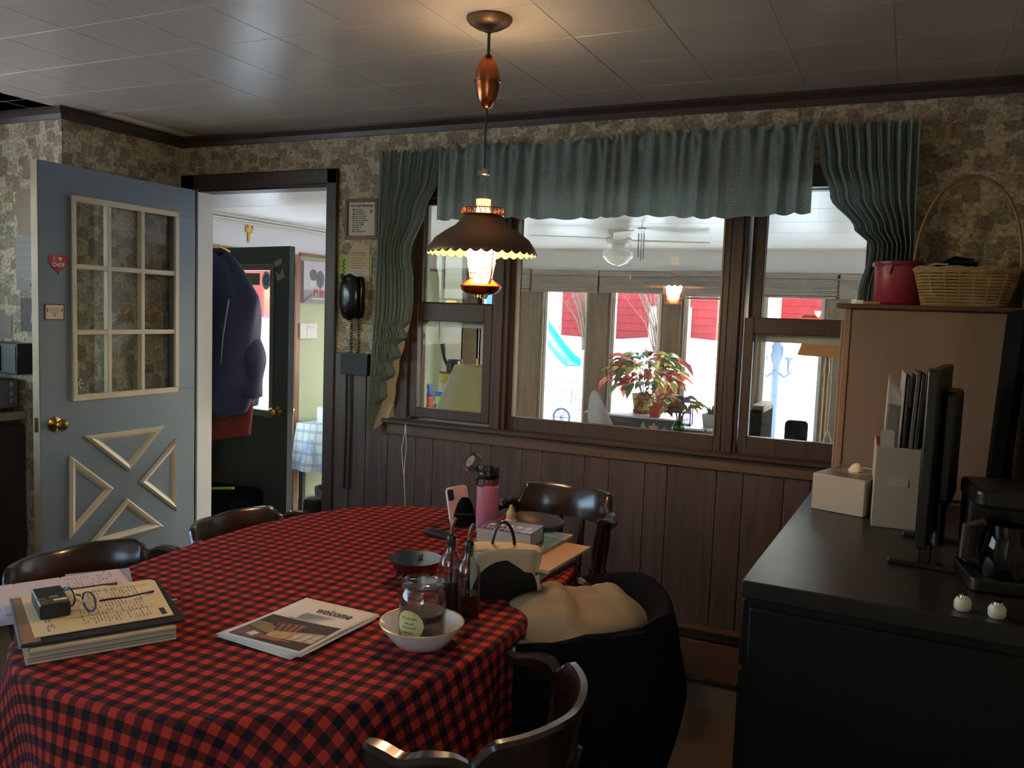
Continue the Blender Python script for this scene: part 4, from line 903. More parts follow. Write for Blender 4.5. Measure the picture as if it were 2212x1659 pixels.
# lamp post
t = thing('globe_lamp_post', 'grey lamp post with white globes on scrolled arms in the yard', 'lamp post', (1.0, 8.0, gz(1, 8)))
M_post = mat('post_grey', (96, 104, 118), .5); H = 1.33 - gz(1, 8)
q = MB(); q.lathe([(0, -.3), (.09, -.3), (.09, .2), (.06, .26), (.05, .3), (.045, H - .4), (.07, H - .34), (.085, H - .2), (.05, H - .12), (.06, H - .06), (.06, H), (0, H)], 14); part('post', q, M_post, t)
q = MB(); q.ball((0, 0, H + .1), .105, 18, 12); part('globe', q, mat('globe_white', (216, 224, 240), .3), t)
for s, yy in ((-1, -.05), (1, .05)):
    q = MB(); q.tube([(0, yy, H - .48), (s * .1, yy, H - .56), (s * .16, yy, H - .52), (s * .145, yy, H - .44), (s * .15, yy, H - .34)], .018, 7); q.tube([(s * .16, yy, H - .52), (s * .2, yy, H - .50), (s * .19, yy, H - .44)], .011, 6); part('scroll_arm', q, M_post, t)
    q = MB(); q.lathe([(0, H - .34), (.04, H - .34), (.06, H - .3), (0, H - .3)], 12, Matrix.Translation((s * .15, yy, 0))); part('globe_cup', q, M_post, t)
    q = MB(); q.ball((s * .15, yy, H - .21), .105, 18, 12); part('globe', q, MATS['globe_white'], t)
# small yard things
t = thing('cart_wheel', 'dark spoked cart wheel standing in the snow outside', 'wheel', (-2.45, 9.2, gz(-2.4, 9.2) + .13))
q = MB(); q.tube([(.14 * math.cos(2 * PI * k / 24), 0, .14 * math.sin(2 * PI * k / 24)) for k in range(24)], .022, 8, True); part('rim', q, mat('wheel_dark', (50, 56, 80), .6), t)
q = MB(); q.lathe([(0, -.03), (.03, -.03), (.03, .03), (0, .03)], 10, Matrix.Rotation(PI / 2, 4, 'X')); part('hub', q, MATS['wheel_dark'], t)
for k in range(6): q = MB(); a = PI * k / 3; q.tube([(0, 0, 0), (.13 * math.cos(a), 0, .13 * math.sin(a))], .009, 5); part('spoke', q, MATS['wheel_dark'], t)
for k, (x, y) in enumerate(((-2.55, 10.6), (-3.2, 11.0), (-2.2, 10.2))):
    t = thing('wire_fence_panel', ['wire fence panel behind the cart wheel in the snow', 'wire fence panel farthest left in the snow', 'wire fence panel nearest the middle window post'][k], 'fence', (x, y, gz(x, y)), 12 * k - 10, 'wire fence panels in the snow')
    q = MB(); M_wire = mat('fence_wire', (66, 72, 76), .5)
    for i in range(8): q.tube([(-.3 + .085 * i, 0, -.1), (-.3 + .085 * i, 0, .42)], .006, 4)
    for z in (.05, .22, .4): q.tube([(-.31, 0, z), (.31, 0, z)], .006, 4)
    part('wire_mesh', q, M_wire, t, kind='stuff')
t = thing('blue_tarp_heap', 'light blue tarp heaped over something in the snow near the lamp post', 'tarp', (1.32, 7.0, gz(1.3, 7)))
q = MB(); q.grid(26, 10, lambda u, v: ((.75 * (1 - v) + .12 * math.sin(4 * PI * u) * (1 - v)) * math.cos(2 * PI * u), .5 * (1 - v) * math.sin(2 * PI * u), .55 * v ** .6 + .03 * math.sin(10 * u + 6 * v) - .08), True); part('tarp_sheet', q, mat('tarp_blue', (150, 190, 230), .5), t, ang=70)
# ------------------------------------------------------------------ things on the kitchen's back wall
t = thing('framed_blessing', 'small brown framed blessing print above the wall phone', 'picture frame', (0, 0, 0)); t.matrix_world = WALL(.122, -.001, 1.906)
q = MB(); fw_, fh_ = .094, .096; M_fr = mat('frame_brown', (112, 68, 50), .4, wood=('x', 30, .2))
for pts in ([(-fw_, -fh_), (fw_, -fh_), (fw_ - .016, -fh_ + .016), (-fw_ + .016, -fh_ + .016)], [(-fw_, fh_), (-fw_ + .016, fh_ - .016), (fw_ - .016, fh_ - .016), (fw_, fh_)], [(-fw_, -fh_), (-fw_ + .016, -fh_ + .016), (-fw_ + .016, fh_ - .016), (-fw_, fh_)], [(fw_, -fh_), (fw_, fh_), (fw_ - .016, fh_ - .016), (fw_ - .016, -fh_ + .016)]):
    q = MB(); q.prism(pts, 0, .014); part('frame_rail', q, M_fr, t, bevel=.002, seg=1)
q = MB(); q.prism(rect(-fw_ + .014, fw_ - .014, -fh_ + .014, fh_ - .014), .001, .006); part('print', q, mat('print_cream', (206, 200, 180), .7), t)
L_ = ['May the road', 'rise to meet you', 'May the wind be', 'always at your back', 'May the sun shine', 'warm upon your face', 'the rains fall soft', 'upon your fields', 'And until we', 'meet again', 'May God hold you']
word('title_lettering', 'An Irish Blessing', .0155, M_ink, t, Matrix.Translation((-.064, .058, .0063)), bold=.0003, fit=.128)
word('verse_lettering', '\n'.join(L_), .0105, M_ink, t, Matrix.Translation((-.055, .042, .0063)), spacing=1.0, bold=.0001)
q = MB(); q.prism(circ(.054, .037, .006, 10), .006, .0065); q.prism(circ(.052, .026, .004, 10), .006, .0065); part('ornament_print', q, mat('print_green', (84, 110, 84), .7), t)
t = thing('green_card', 'yellow-green card pinned behind the wall phone', 'card'); t.matrix_world = WALL(.088, -.001, 1.665)
q = MB(); q.prism(rect(-.097, .094, -.064, .070), 0, .0015); part('card_sheet', q, mat('card_lime', (164, 178, 84), .6), t)
q = MB(); q.prism(rect(-.094, -.02, -.066, -.0655), 0, .001); 
q = MB(); q.tube([(-.07 - .008 * math.sin(k * 1.9), -.03 + .006 * k, .0018) for k in range(14)], .0022, 4); part('handwriting', q, M_ink, t)
q = MB(); q.prism(circ(-.078, -.036, .012, 14, .016), .0015, .002); part('print_blot', q, M_ink, t)
t = thing('notepaper', 'tan notepaper pinned over the green card above the phone', 'paper'); t.matrix_world = WALL(.11, -.0035, 1.70)
q = MB(); q.prism([(-.062, -.04), (.06, -.042), (.058, .084), (-.036, .084), (-.06, .052)], 0, .001); part('sheet', q, mat('note_tan', (196, 172, 138), .7), t)
q = MB()
for k in range(6): q.prism(rect(-.048, .042 - .012 * (k % 3), .03 - .012 * k, .0325 - .012 * k), .001, .0013)
part('written_lines', q, M_inkgrey, t)
q = MB(); q.tube([(-.05 + .006 * k, .043 + .004 * math.sin(k * 2.1), .0012) for k in range(16)], .0013, 4); part('handwriting', q, M_ink, t)
t = thing('white_notepaper', 'white notepaper pinned below the tan one above the phone', 'paper'); t.matrix_world = WALL(.107, -.005, 1.635)
q = MB(); q.prism([(-.062, -.02), (.066, -.026), (.062, .03), (-.06, .032)], 0, .001); part('sheet', q, mat('note_white', (196, 190, 186), .7), t)
q = MB()
for k in range(4): q.prism(rect(-.05, .05 - .01 * k, .02 - .011 * k, .022 - .011 * k), .001, .0013)
part('written_lines', q, M_inkgrey, t)
t = thing('wall_phone', 'black wall telephone handset with a coiled cord', 'telephone'); t.matrix_world = WALL(.103, -.003, 1.53)
q = MB(); q.prism([(-.05, -.10), (.042, -.10), (.05, -.06), (.05, .06), (.044, .10), (-.04, .10), (-.056, .04), (-.058, -.04)], 0, .035); part('wall_base', q, M_blackgloss, t, bevel=.01, seg=3)
q = MB()
def hs(u, v):
    a = 2 * PI * u; y = -.112 + .224 * v; e = math.sin(PI * min(1, max(0, v))) ** .28; wd = .050 * e + .002; dp = .020 * e
    return (-.006 + wd * math.cos(a) * 1.06, y, .056 + .006 * math.sin(PI * v) + dp * math.sin(a))
q.grid(20, 20, hs, True); part('handset', q, M_blackgloss, t, ang=60)
def coil(x, y0, y1, turns, r): return [(x + r * math.cos(2 * PI * turns * k / (turns * 10)), y0 + (y1 - y0) * k / (turns * 10), .012 + r * math.sin(2 * PI * turns * k / (turns * 10))) for k in range(turns * 10 + 1)]
for x in (-.022, .022): q = MB(); q.tube(coil(x, -.10, -.285, 15, .007), .0022, 5); part('coiled_cord', q, M_black, t)
t = thing('wall_pouch', 'dark letter box on the wall below the phone cord', 'letter box'); t.matrix_world = WALL(.116, -.01, 1.206)
q = MB(); q.prism(rect(-.078, .078, -.052, .052), 0, .03); part('box_body', q, mat('pouch_dark', (48, 50, 58), .6), t, bevel=.003)
q = MB(); q.prism(rect(-.082, .082, .046, .054), 0, .034); part('lid', q, mat('pouch_dark2', (54, 56, 64), .5), t)
for x in (-.062, -.03): q = MB(); q.tube([(x, -.05, .006), (x + .004, -.3, .005), (x, -.62, .006)], .004, 6); part('wire_run', q, M_black, t)
q = MB(); q.tube([(.43, -.058, .945), (.430, -.064, .90), (.419, -.068, .83), (.424, -.066, .76), (.433, -.064, .70), (.43, -.05, .62), (.426, -.03, .50), (.42, -.03, .36), (.41, -.03, .24)], .0016, 6); q.tube([(.43, -.058, .945), (.438, -.064, .90), (.444, -.067, .83), (.437, -.066, .76), (.433, -.064, .70)], .0016, 6)
solo('blind_cord', q, M_string, 'pale looped cord hanging below the left window sill', 'cord')
# baseboard heater
t = thing('baseboard_heater', 'brown baseboard heater running along the panelled back wall', 'heater', (1.35, 0, 0)); M_heat = mat('heater_brown', (98, 66, 50), .4)
q = MB(); q.box(-.9, .87, -.03, -.011, .02, .235); part('back_plate', q, M_heat, t)
q = MB(); q.prism([(-.03, .20), (-.062, .185), (-.062, .04), (-.05, .04), (-.05, .178), (-.03, .19)], -.9, .87, Matrix(((0, 0, 1, 0), (1, 0, 0, 0), (0, 1, 0, 0), (0, 0, 0, 1)))) if False else q.box(-.9, .87, -.064, -.056, .035, .188)
q = MB(); q.box(-.9, .87, -.064, -.056, .035, .188); part('front_cover', q, M_heat, t, bevel=.003)
q = MB(); q.box(-.9, .87, -.058, -.011, .228, .24); part('top_lip', q, M_heat, t, bevel=.002)
q = MB(); q.box(-.9, .87, -.05, -.034, .196, .205); part('damper', q, mat('damper_dark', (40, 34, 32), .5), t)
for k in range(36): pass
q = MB()
for k in range(118): q.box(-.885 + .015 * k, -.883 + .015 * k, -.054, -.032, .06, .16)
part('fins', q, M_chrome, t, kind='stuff', smooth=False)

# ------------------------------------------------------------------ pendant lamp over the table
P = thing('pendant_lamp', 'copper hurricane style pendant lamp with a scalloped shade over the table', 'pendant lamp', (1.352, -1.115, CZ))
q = MB(); q.lathe([(.066, -.001), (.068, -.006), (.060, -.016), (.040, -.028), (.018, -.034), (.012, -.04), (0, -.04)], 36); part('ceiling_canopy', q, M_bronze, P)
q = MB(); q.tube([(0, 0, -.036), (0, 0, -.105)], .005, 8); part('upper_rod', q, M_black, P)
z0 = -.262; hh = .158; q = MB()
prof = [(.007, z0), (.016, z0 + .006), (.026, z0 + .026), (.034, z0 + .055), (.0365, z0 + .078)]; q.lathe([(0, z0)] + prof + [(.0365, z0 + .080), (0, z0 + .080)], 36); part('weight_lower', q, M_copper, P)
q = MB(); q.lathe([(0, z0 + .081), (.0365, z0 + .081), (.035, z0 + .105), (.028, z0 + .132), (.018, z0 + .150), (.009, z0 + .158), (0, z0 + .158)], 36); part('weight_upper', q, M_copper, P)
q = MB(); q.lathe([(.036, z0 + .077), (.0395, z0 + .078), (.0395, z0 + .083), (.036, z0 + .084)], 36, closed=True); part('weight_band', q, M_copper, P)
q = MB(); q.tube([(0, 0, -.26), (-.002, 0, -.36), (0, 0, -.44)], .0032, 8); part('cord', q, M_black, P)
q = MB(); q.lathe([(0, -.435), (.009, -.436), (.012, -.446), (.016, -.454), (.013, -.456), (0, -.452)], 20); q.tube([(-.011, 0, -.445), (-.02, 0, -.44), (-.022, 0, -.452), (-.014, 0, -.455)], .0022, 5); part('cord_bell', q, M_chrome, P)
q = MB(); q.tube([(.004, 0, -.45), (.006, -.004, -.5), (.004, 0, -.56)], .0016, 5); part('lift_chain', q, M_bronze, P)
zs_ = -.576; q = MB()     # shade: dished dome with a scalloped rim
def shade(u, v):
    a = 2 * PI * u; pr = [(.060, 0), (.066, -.012), (.082, -.030), (.112, -.048), (.142, -.070), (.160, -.096), (.1665, -.112)]
    f = v * 6; i = min(5, int(f)); f -= i; r_ = pr[i][0] * (1 - f) + pr[i + 1][0] * f; z = pr[i][1] * (1 - f) + pr[i + 1][1] * f
    if v > .999: z -= .008 * abs(math.sin(17 * a)) - .002
    return (r_ * math.cos(a), r_ * math.sin(a), zs_ + z)
q.grid(204, 12, shade, True); part('shade', q, M_bronze, P, ang=60, solid=.0012)
q = MB(); q.grid(204, 12, lambda u, v: tuple(Vector(shade(u, v)) * 1 - Vector((.0022 * math.cos(2 * PI * u), .0022 * math.sin(2 * PI * u), .001 if v < .999 else -.001))), True)
part('shade_lining', q, mat('shade_lining_cream', (150, 98, 44), .6), P, ang=60)
q = MB()                 # pierced gallery round the neck
for k in range(26):
    a = 2 * PI * k / 26; c, s = math.cos(a), math.sin(a); q.tube([(.062 * c, .062 * s, zs_), (.064 * c, .064 * s, zs_ + .012), (.062 * math.cos(a + .06), .062 * math.sin(a + .06), zs_ + .021), (.062 * math.cos(a + .16), .062 * math.sin(a + .16), zs_ + .021), (.064 * math.cos(a + .2), .064 * math.sin(a + .2), zs_ + .012)], .0014, 4)
q.tube([(.061 * math.cos(2 * PI * i / 40), .061 * math.sin(2 * PI * i / 40), zs_ + .001) for i in range(40)], .003, 6, True); q.tube([(.062 * math.cos(2 * PI * i / 40), .062 * math.sin(2 * PI * i / 40), zs_ + .021) for i in range(40)], .0018, 5, True)
part('pierced_gallery', q, M_copper, P)
q = MB(); q.lathe([(.0205, -.60), (.0212, -.545), (.0222, -.527), (.0205, -.527), (.0193, -.545), (.0188, -.60)], 28, closed=True); part('chimney', q, mat('chimney_frost', (226, 214, 190), .35, transl=.45, emis=((1, .72, .42), .12)), P)
mt, n, L, p = nodes('lamp_globe_lit'); p.inputs['Base Color'].default_value = (.9, .8, .6, 1); p.inputs['Emission Color'].default_value = (1.0, .72, .42, 1); p.inputs['Emission Strength'].default_value = 42.0
q = MB(); q.lathe([(.024, -.765), (.030, -.745), (.040, -.715), (.0455, -.690), (.044, -.668), (.036, -.645), (.025, -.62), (.021, -.603), (.019, -.603), (.023, -.62), (.034, -.645), (.042, -.668), (.0435, -.69), (.038, -.715), (.028, -.745), (.022, -.765)], 32, closed=True); part('glass_globe', q, mt, P)
q = MB(); 
for k in range(22):
    a = 2 * PI * k / 22; c, s = math.cos(a), math.sin(a); a2 = a + 2 * PI / 44
    q.tube([(.033 * c, .033 * s, -.765), (.0385 * c, .0385 * s, -.735), (.0415 * c, .0415 * s, -.722), (.0425 * math.cos(a2), .0425 * math.sin(a2), -.716)], .0012, 4); a3 = a + 2 * PI / 22
    q.tube([(.0425 * math.cos(a2), .0425 * math.sin(a2), -.716), (.0415 * math.cos(a3), .0415 * math.sin(a3), -.722)], .0012, 4)
for z, r_ in ((-.764, .034), (-.748, .037), (-.735, .039)): q.tube([(r_ * math.cos(2 * PI * i / 36), r_ * math.sin(2 * PI * i / 36), z) for i in range(36)], .0016, 5, True)
part('burner_gallery', q, M_copper, P)
q = MB(); q.lathe([(0, -.766), (.036, -.766), (.050, -.776), (.062, -.784), (.063, -.787), (.058, -.798), (.044, -.808), (.022, -.812), (0, -.812)][::-1], 36); part('font', q, mat('font_copper', (190, 108, 56), .3, 1.0), P)
q = MB(); q.lathe([(0, -.811), (.012, -.812), (.012, -.820), (0, -.821)][::-1], 16); part('base_plug', q, M_brass, P)
q = MB(); q.ball((0, 0, -.832), .0075, 12, 8); part('pull_ball', q, M_black, P)
for a0 in (-.55, -.55 + PI):
    c, s = math.cos(a0), math.sin(a0); q = MB(); pts = [(.150, -.655), (.10, -.66), (.085, -.70), (.068, -.765), (.045, -.81), (.03, -.822)]
    pts = [(.118, -.632), (.064, -.66), (.060, -.70), (.052, -.76), (.042, -.806), (.026, -.822)] 
    q.tube([(r_ * c, r_ * s, z) for r_, z in pts], .0065, 6, sx=.5); part('arm_strap', q, M_bronze, P)


# ------------------------------------------------------------------ curtains
def hsh(k): return math.sin(k * 12.9898) * 43758.5453 % 1
def valance(lab, x0, x1, zt, zb, seed, n):
    R_ = random.Random(seed); ph = [R_.uniform(-.8, .8) for _ in range(8)]
    def f(u, v):
        x = x0 + (x1 - x0) * u; s = u * n * 2 * PI + ph[0] + 1.6 * math.sin(u * 5 + ph[1]) + 1.1 * math.sin(u * 13 + ph[2]); z = zt + (zb - zt) * v
        rod = math.exp(-((v - .12) / .06) ** 2); amp = (.010 + .010 * v) * (1 - .6 * rod) * (.55 + .45 * math.sin(u * 17 + ph[6])); 
        y = -.072 - amp * math.sin(s) - .006 * math.sin(2.3 * s + ph[3]) * (1 - v) - .006 * v
        if v < .1: z += (.011 * math.sin(1.6 * s + ph[4]) + .006 * math.sin(3.7 * s)) * (1 - v / .1); y -= .010 * (1 - v / .1) * math.sin(1.7 * s)
        z += .003 * math.sin(s + 1) * v + .006 * math.sin(u * 7 + ph[5]) * v
        return (x + .004 * math.cos(s) * v, y, z)
    q = MB(); q.grid(int(220 * (x1 - x0)), 26, f)
    t = solo('window_valance', q, M_curtain, lab, 'curtain', group='green window valances', ang=80); return t
valance('gathered green valance over the left half of the window', .575, 1.40, 2.205, 1.888, 3, 9)
valance('gathered green valance over the right half of the window', 1.394, 2.172, 2.215, 1.884, 5, 9)
def ip(tab, z):
    if z >= tab[0][0]: return tab[0][1]
    for (za, xa), (zb, xb) in zip(tab, tab[1:]):
        if z >= zb: f = (za - z) / (za - zb); f = f * f * (3 - 2 * f); return xa + (xb - xa) * f
    return tab[-1][1]
def panel(lab, lt, rt, zt, zb, n, seed, lean=0):
    R_ = random.Random(seed); ph = [R_.uniform(-1, 1) for _ in range(6)]
    def f(u, v):
        z = zt + (zb(u) - zt) * v; a, b_ = ip(lt, z), ip(rt, z); x = a + (b_ - a) * u; wd = abs(b_ - a)
        s = u * n * 2 * PI + ph[0] + .5 * math.sin(u * 6 + ph[1]) + lean * v * u
        amp = .026 * min(1, .18 / max(.05, wd)) if z < zt - .08 else .012
        y = -.07 - amp * math.sin(s) - .005 * math.sin(2.7 * s + ph[2])
        if v < .05: z += .009 * math.sin(2.6 * s) * (1 - v / .05)
        return (x, y, z)
    q = MB(); q.grid(170, 60, f); return solo('window_curtain', q, M_curtain, lab, 'curtain', group='green tied back curtains', ang=80)
panel('long green curtain tied back at the left side of the window', [(2.2, .262), (2.0, .262), (1.75, .268), (1.5, .256), (.88, .236)], [(2.2, .592), (2.08, .575), (1.92, .50), (1.75, .428), (1.72, .425), (1.62, .445), (1.5, .45), (1.42, .44), (1.395, .40), (1.35, .425), (1.315, .37), (1.26, .39), (1.235, .345), (1.17, .36), (1.14, .315), (1.06, .32), (1.03, .285), (.88, .25)], 2.2, lambda u: .885 + .16 * u, 9, 1)
panel('long green curtain tied back at the right side of the window, by the basket', [(2.21, 2.18), (2.08, 2.20), (1.95, 2.24), (1.83, 2.33), (1.775, 2.383), (1.74, 2.385), (1.6, 2.358), (1.4, 2.34), (1.0, 2.33)], [(2.21, 2.522), (2.0, 2.525), (1.77, 2.532), (1.5, 2.52), (1.0, 2.52)], 2.205, lambda u: 1.0, 10, 2)
q = MB()                                            # pale lining that shows on the turned edge
def lining(u, v):
    z = 1.42 - .46 * v; a = ip([(1.42, .42), (1.33, .385), (1.22, .345), (1.1, .315), (.94, .262)], z); return (a - .02 + (.028 + .052 * v) * u, -.05 + .012 * u, z - .06 * (1 - u) * v)
q.grid(8, 40, lining); solo('curtain_lining', q, mat('lining_cream', (196, 178, 152), .8, transl=.25), 'cream lining turned out along the edge of the left curtain', 'curtain', ang=80)
for k, (zz, xx) in enumerate(((1.36, .415), (1.27, .375), (1.18, .35), (1.08, .33))):
    pass
q = MB(); q.tube([(.29, -.03, 2.168), (2.49, -.03, 2.176)], .005, 8)
for x in (.27, 1.40, 2.50): q.box(x - .008, x + .008, -.032, -.001, 2.165, 2.18)
solo('curtain_rod', q, M_white, 'thin white curtain rod inside the green valances', 'curtain rod')
# ------------------------------------------------------------------ table, cloth, chairs
TCX, TCY, TA, TB, TN, TR = 1.199, -1.556, .550, .826, 2.5, 3.7
TT = .758
CTR, STR = math.cos(math.radians(TR)), math.sin(math.radians(TR))
def tloc(x, y): return (TCX + x * CTR - y * STR, TCY + x * STR + y * CTR)
def rim(a):
    c, s = math.cos(a), math.sin(a); k = (abs(c / TA) ** TN + abs(s / TB) ** TN) ** (-1 / TN); return c * k, s * k
t = thing('dining_table', 'oval dining table hidden under the red and black checked cloth', 'table', (TCX, TCY, 0), TR)
q = MB(); q.prism([rim(2 * PI * i / 72) for i in range(72)], TT - .03, TT - .002); part('table_top', q, M_walnut, t, bevel=.004)
q = MB()
for x0, x1, y0, y1 in ((-.36, .36, -.58, -.555), (-.36, .36, .555, .58), (-.36, -.335, -.555, .555), (.335, .36, -.555, .555)): q.box(x0, x1, y0, y1, TT - .11, TT - .03)
part('apron', q, M_walnut, t)
for x in (-.32, .32):
    for y in (-.54, .54): q = MB(); q.lathe([(0, 0), (.02, 0), (.028, .05), (.022, .1), (.034, .35), (.038, .5), (.026, .56), (.036, .6), (.036, .65), (0, .65)], 16, Matrix.Translation((x, y, 0))); part('leg', q, M_walnut, t)
q = MB(); DROP = .25
def cl(u, v):
    a = 2 * PI * u; rx, ry = rim(a)
    rx2, ry2 = rim(a + .01); tx, ty = rx2 - rx, ry2 - ry; l = math.hypot(tx, ty); nx, ny = ty / l, -tx / l
    corner = 1 - min(1, abs(abs(math.cos(a)) ** 2 * 1.0 - .30) * 2.6)
    if v <= .5:
        f = (v / .5); return rx * f, ry * f, TT + .0035, rx * f, ry * f
    d = (v - .5) / .5; s = d * (DROP + .02 * math.sin(2 * a + .5))
    if s < .022: 
        th = s / .022 * PI / 2; ox = .014 * math.sin(th); dz = .014 * (1 - math.cos(th))
    else:
        e = s - .022; fold = (.34 + .5 * max(0, corner)) * min(1, e / .17) * .050
        ph = a * 15 + 2.2 * math.sin(2 * a) + .8 * math.sin(5 * a); ox = .014 + .03 * e + fold * (math.sin(ph) + .35 * math.sin(2.1 * ph + 1)) * .9 + fold * .5; dz = .014 + e * .985
    return rx + nx * ox, ry + ny * ox, TT + .0035 - dz, rx + nx * s, ry + ny * s
ca, sa = math.cos(math.radians(2.4)), math.sin(math.radians(2.4))
def cuv(u, v):
    r = cl(u, v); X, Y = tloc(r[3], r[4]); dx, dy = X - 1.4683, Y + 2.0943; return ((dx * ca + dy * sa) / .0383, (-dx * sa + dy * ca) / .0383)
def cpt(u, v):
    r = cl(u, v); return (r[0], r[1], r[2])
q.grid(360, 60, lambda u, v: cpt(u, (.5 * v / .3) if v < .3 else .5 + .5 * (v - .3) / .7), True, lambda u, v: cuv(u, (.5 * v / .3) if v < .3 else .5 + .5 * (v - .3) / .7))
cloth = solo('tablecloth', q, M_check, 'red and black checked tablecloth draped over the oval dining table', 'tablecloth', (TCX, TCY, 0), TR, ang=80)
TZ0 = TT + .0042

def turned(p0, p1, prof, n=12):      # lathe between two points; prof: (fraction, radius)
    p0, p1 = Vector(p0), Vector(p1); d = p1 - p0; Mx = Matrix.Translation(p0) @ d.to_track_quat('Z', 'Y').to_matrix().to_4x4(); L = d.length
    q = MB(); q.lathe([(0, 0)] + [(r, f * L) for f, r in prof] + [(0, L)], n, Mx); return q
LEGP = [(0, .012), (.06, .017), (.12, .013), (.16, .02), (.2, .014), (.5, .025), (.72, .018), (.76, .024), (.8, .016), (1, .016)]
SPP = [(0, .008), (.1, .010), (.3, .017), (.4, .012), (.43, .018), (.47, .011), (.7, .013), (1, .008)]
def captain(name, lab, loc, rz, crest=.757, arm=.738, a_=.235, b_=.252, group='captain chairs at the table', tall=False):
    t = thing(name, lab, 'chair', loc, rz, group)
    # seat, saddled, local +x is the front
    q = MB(); pts = []
    for i in range(48):
        a = 2 * PI * i / 48; c, s = math.cos(a), math.sin(a); k = (abs(c) ** 3 + abs(s) ** 3) ** (-1 / 3); pts.append((.02 + .225 * c * k, (.225 + .02 * c) * s * k))
    vs = [(x, y, .425) for x, y in pts] + [(x * .985, y * .985, .452) for x, y in pts]; k = len(pts)
    for rr in (.8, .5, .2): vs += [(.02 + (x - .02) * rr, y * rr, .452 - .014 * (1 - rr)) for x, y in pts]
    fs = [tuple(range(k - 1, -1, -1))] + [(r * k + i, r * k + (i + 1) % k, (r + 1) * k + (i + 1) % k, (r + 1) * k + i) for r in range(4) for i in range(k)] + [tuple(4 * k + i for i in range(k))]
    q.add(vs, fs); part('seat', q, M_walnut, t, ang=50)
    # crest and arms: one bent rail, raised across the back
    q = MB(); N = 72; rows = []
    for i in range(N + 1):
        f = -1 + 2 * i / N; ph = f * math.radians(100)
        x = -a_ * math.cos(ph) if abs(ph) < PI / 2 else a_ * math.sin(abs(ph) - PI / 2) * 1.35; y = b_ * math.sin(ph) if abs(ph) < PI / 2 else b_ * (1 if ph > 0 else -1)
        g_ = abs(f); sm = lambda e0, e1: max(0, min(1, (g_ - e0) / (e1 - e0))) ** 2 * (3 - 2 * max(0, min(1, (g_ - e0) / (e1 - e0))))
        zt = crest - (crest - arm) * sm(.46, .60) - .016 * math.exp(-((g_ - .57) / .045) ** 2) - .012 * math.exp(-((g_ - .86) / .07) ** 2) - .006 * math.exp(-(g_ / .12) ** 2)
        zb = crest - .112 + (arm - .034 - crest + .112) * sm(.48, .66) 
        tw = .0125 + .010 * sm(.55, .8) - .008 * sm(.97, 1.0)
        nx, ny = (-math.cos(ph), math.sin(ph)) if abs(ph) < PI / 2 else (0, 1 if ph > 0 else -1)
        lean = .16 * (1 - sm(.45, .7))
        row = []
        for dx, zz in ((-1, zb), (1, zb), (1.05, zb + .3 * (zt - zb)), (1, zt - .008), (.55, zt), (-.55, zt), (-1, zt - .008), (-1.05, zb + .3 * (zt - zb))):
            o = dx * tw + lean * (zz - arm); row.append((x + nx * o, y + ny * o, zz))
        rows.append(row)
    n = 8; vs = [p for r in rows for p in r]; fs = [(i * n + j, i * n + (j + 1) % n, (i + 1) * n + (j + 1) % n, (i + 1) * n + j) for i in range(N) for j in range(n)] + [tuple(range(n - 1, -1, -1)), tuple(N * n + j for j in range(n))]
    q.add(vs, fs); part('crest_rail', q, M_walnut, t, ang=35)
    for f in (-.93, -.62, -.37, -.125, .125, .37, .62, .93):
        ph = f * math.radians(95); x = -a_ * math.cos(ph); y = b_ * math.sin(ph)
        if abs(f) > .9: x = .03
        zt = (crest - .105) if abs(f) < .5 else arm - .02
        part('spindle', turned((x * .8 + (.0 if x < 0 else .02), y * .84, .445), (x, y, zt), SPP), M_walnut, t)
    for sx, sy in ((-1, -1), (-1, 1), (1, -1), (1, 1)): part('leg', turned((.02 + sx * .21, sy * .21, 0), (.02 + sx * .14, sy * .15, .43), LEGP), M_walnut, t)
    for s in (-1, 1): part('stretcher', turned((.02 - .185, s * .185, .16), (.02 + .185, s * .185, .16), [(0, .008), (.5, .015), (1, .008)], 10), M_walnut, t)
    part('stretcher', turned((.02, -.185, .165), (.02, .185, .165), [(0, .008), (.5, .015), (1, .008)], 10), M_walnut, t)
    return t
near = captain('captain_chair', 'dark wooden captain chair nearest the viewer, right side of the table', (1.782, -1.965, 0), 181)
dup(near, (1.795, -1.43, 0), 183, 'dark wooden captain chair under the black coat at the table')
dup(near, (.655, -1.23, 0), 2, 'dark wooden captain chair on the left side of the table, nearer the doorway')
dup(near, (.585, -1.80, 0), -6, 'dark wooden captain chair on the left side of the table, beside the papers')
captain('windsor_chair', 'tall dark wooden chair at the far end of the table by the panelling', (1.452, -.735, 0), -93, crest=.862, arm=.815, a_=.20, b_=.215, group=None)

# coat thrown over the second chair
t = thing('black_coat', 'black coat with a pale fleece lining thrown over a captain chair', 'coat', (1.795, -1.43, 0), 183)
def over(u, v):      # u along the rail, v: inside edge first, up over the rail, then hanging outside in folds
    ph = math.radians(-100 + 196 * u); c, s = math.cos(ph), math.sin(ph); edge = max(0, abs(u - .48) - .34)
    rx, ry = -.235 * c, .252 * s; nx, ny = -c, s
    if v < .2:
        e = v / .2; d = -.05 + .075 * e; return (rx + nx * d, ry + ny * d, .69 + .082 * math.sin(e * PI / 2) - .25 * edge)
    e = (v - .2) / .8; fold = .018 * math.sin(7 * ph + 1.5 * e) + .010 * math.sin(13 * ph + 1 + 3 * e)
    d = .026 + .045 * math.sin(min(1, e * 2.2) * PI / 2) - .11 * e * e + fold * min(1, e * 3)
    zz = .772 - (.52 + .06 * math.sin(2 * ph + .6)) * e + .012 * math.sin(5 * ph) - .25 * edge
    return (rx + nx * d, ry + ny * d, zz)
q = MB(); q.grid(100, 44, over); part('coat_shell', q, M_blackcloth, t, ang=80, solid=.008)
q = MB()
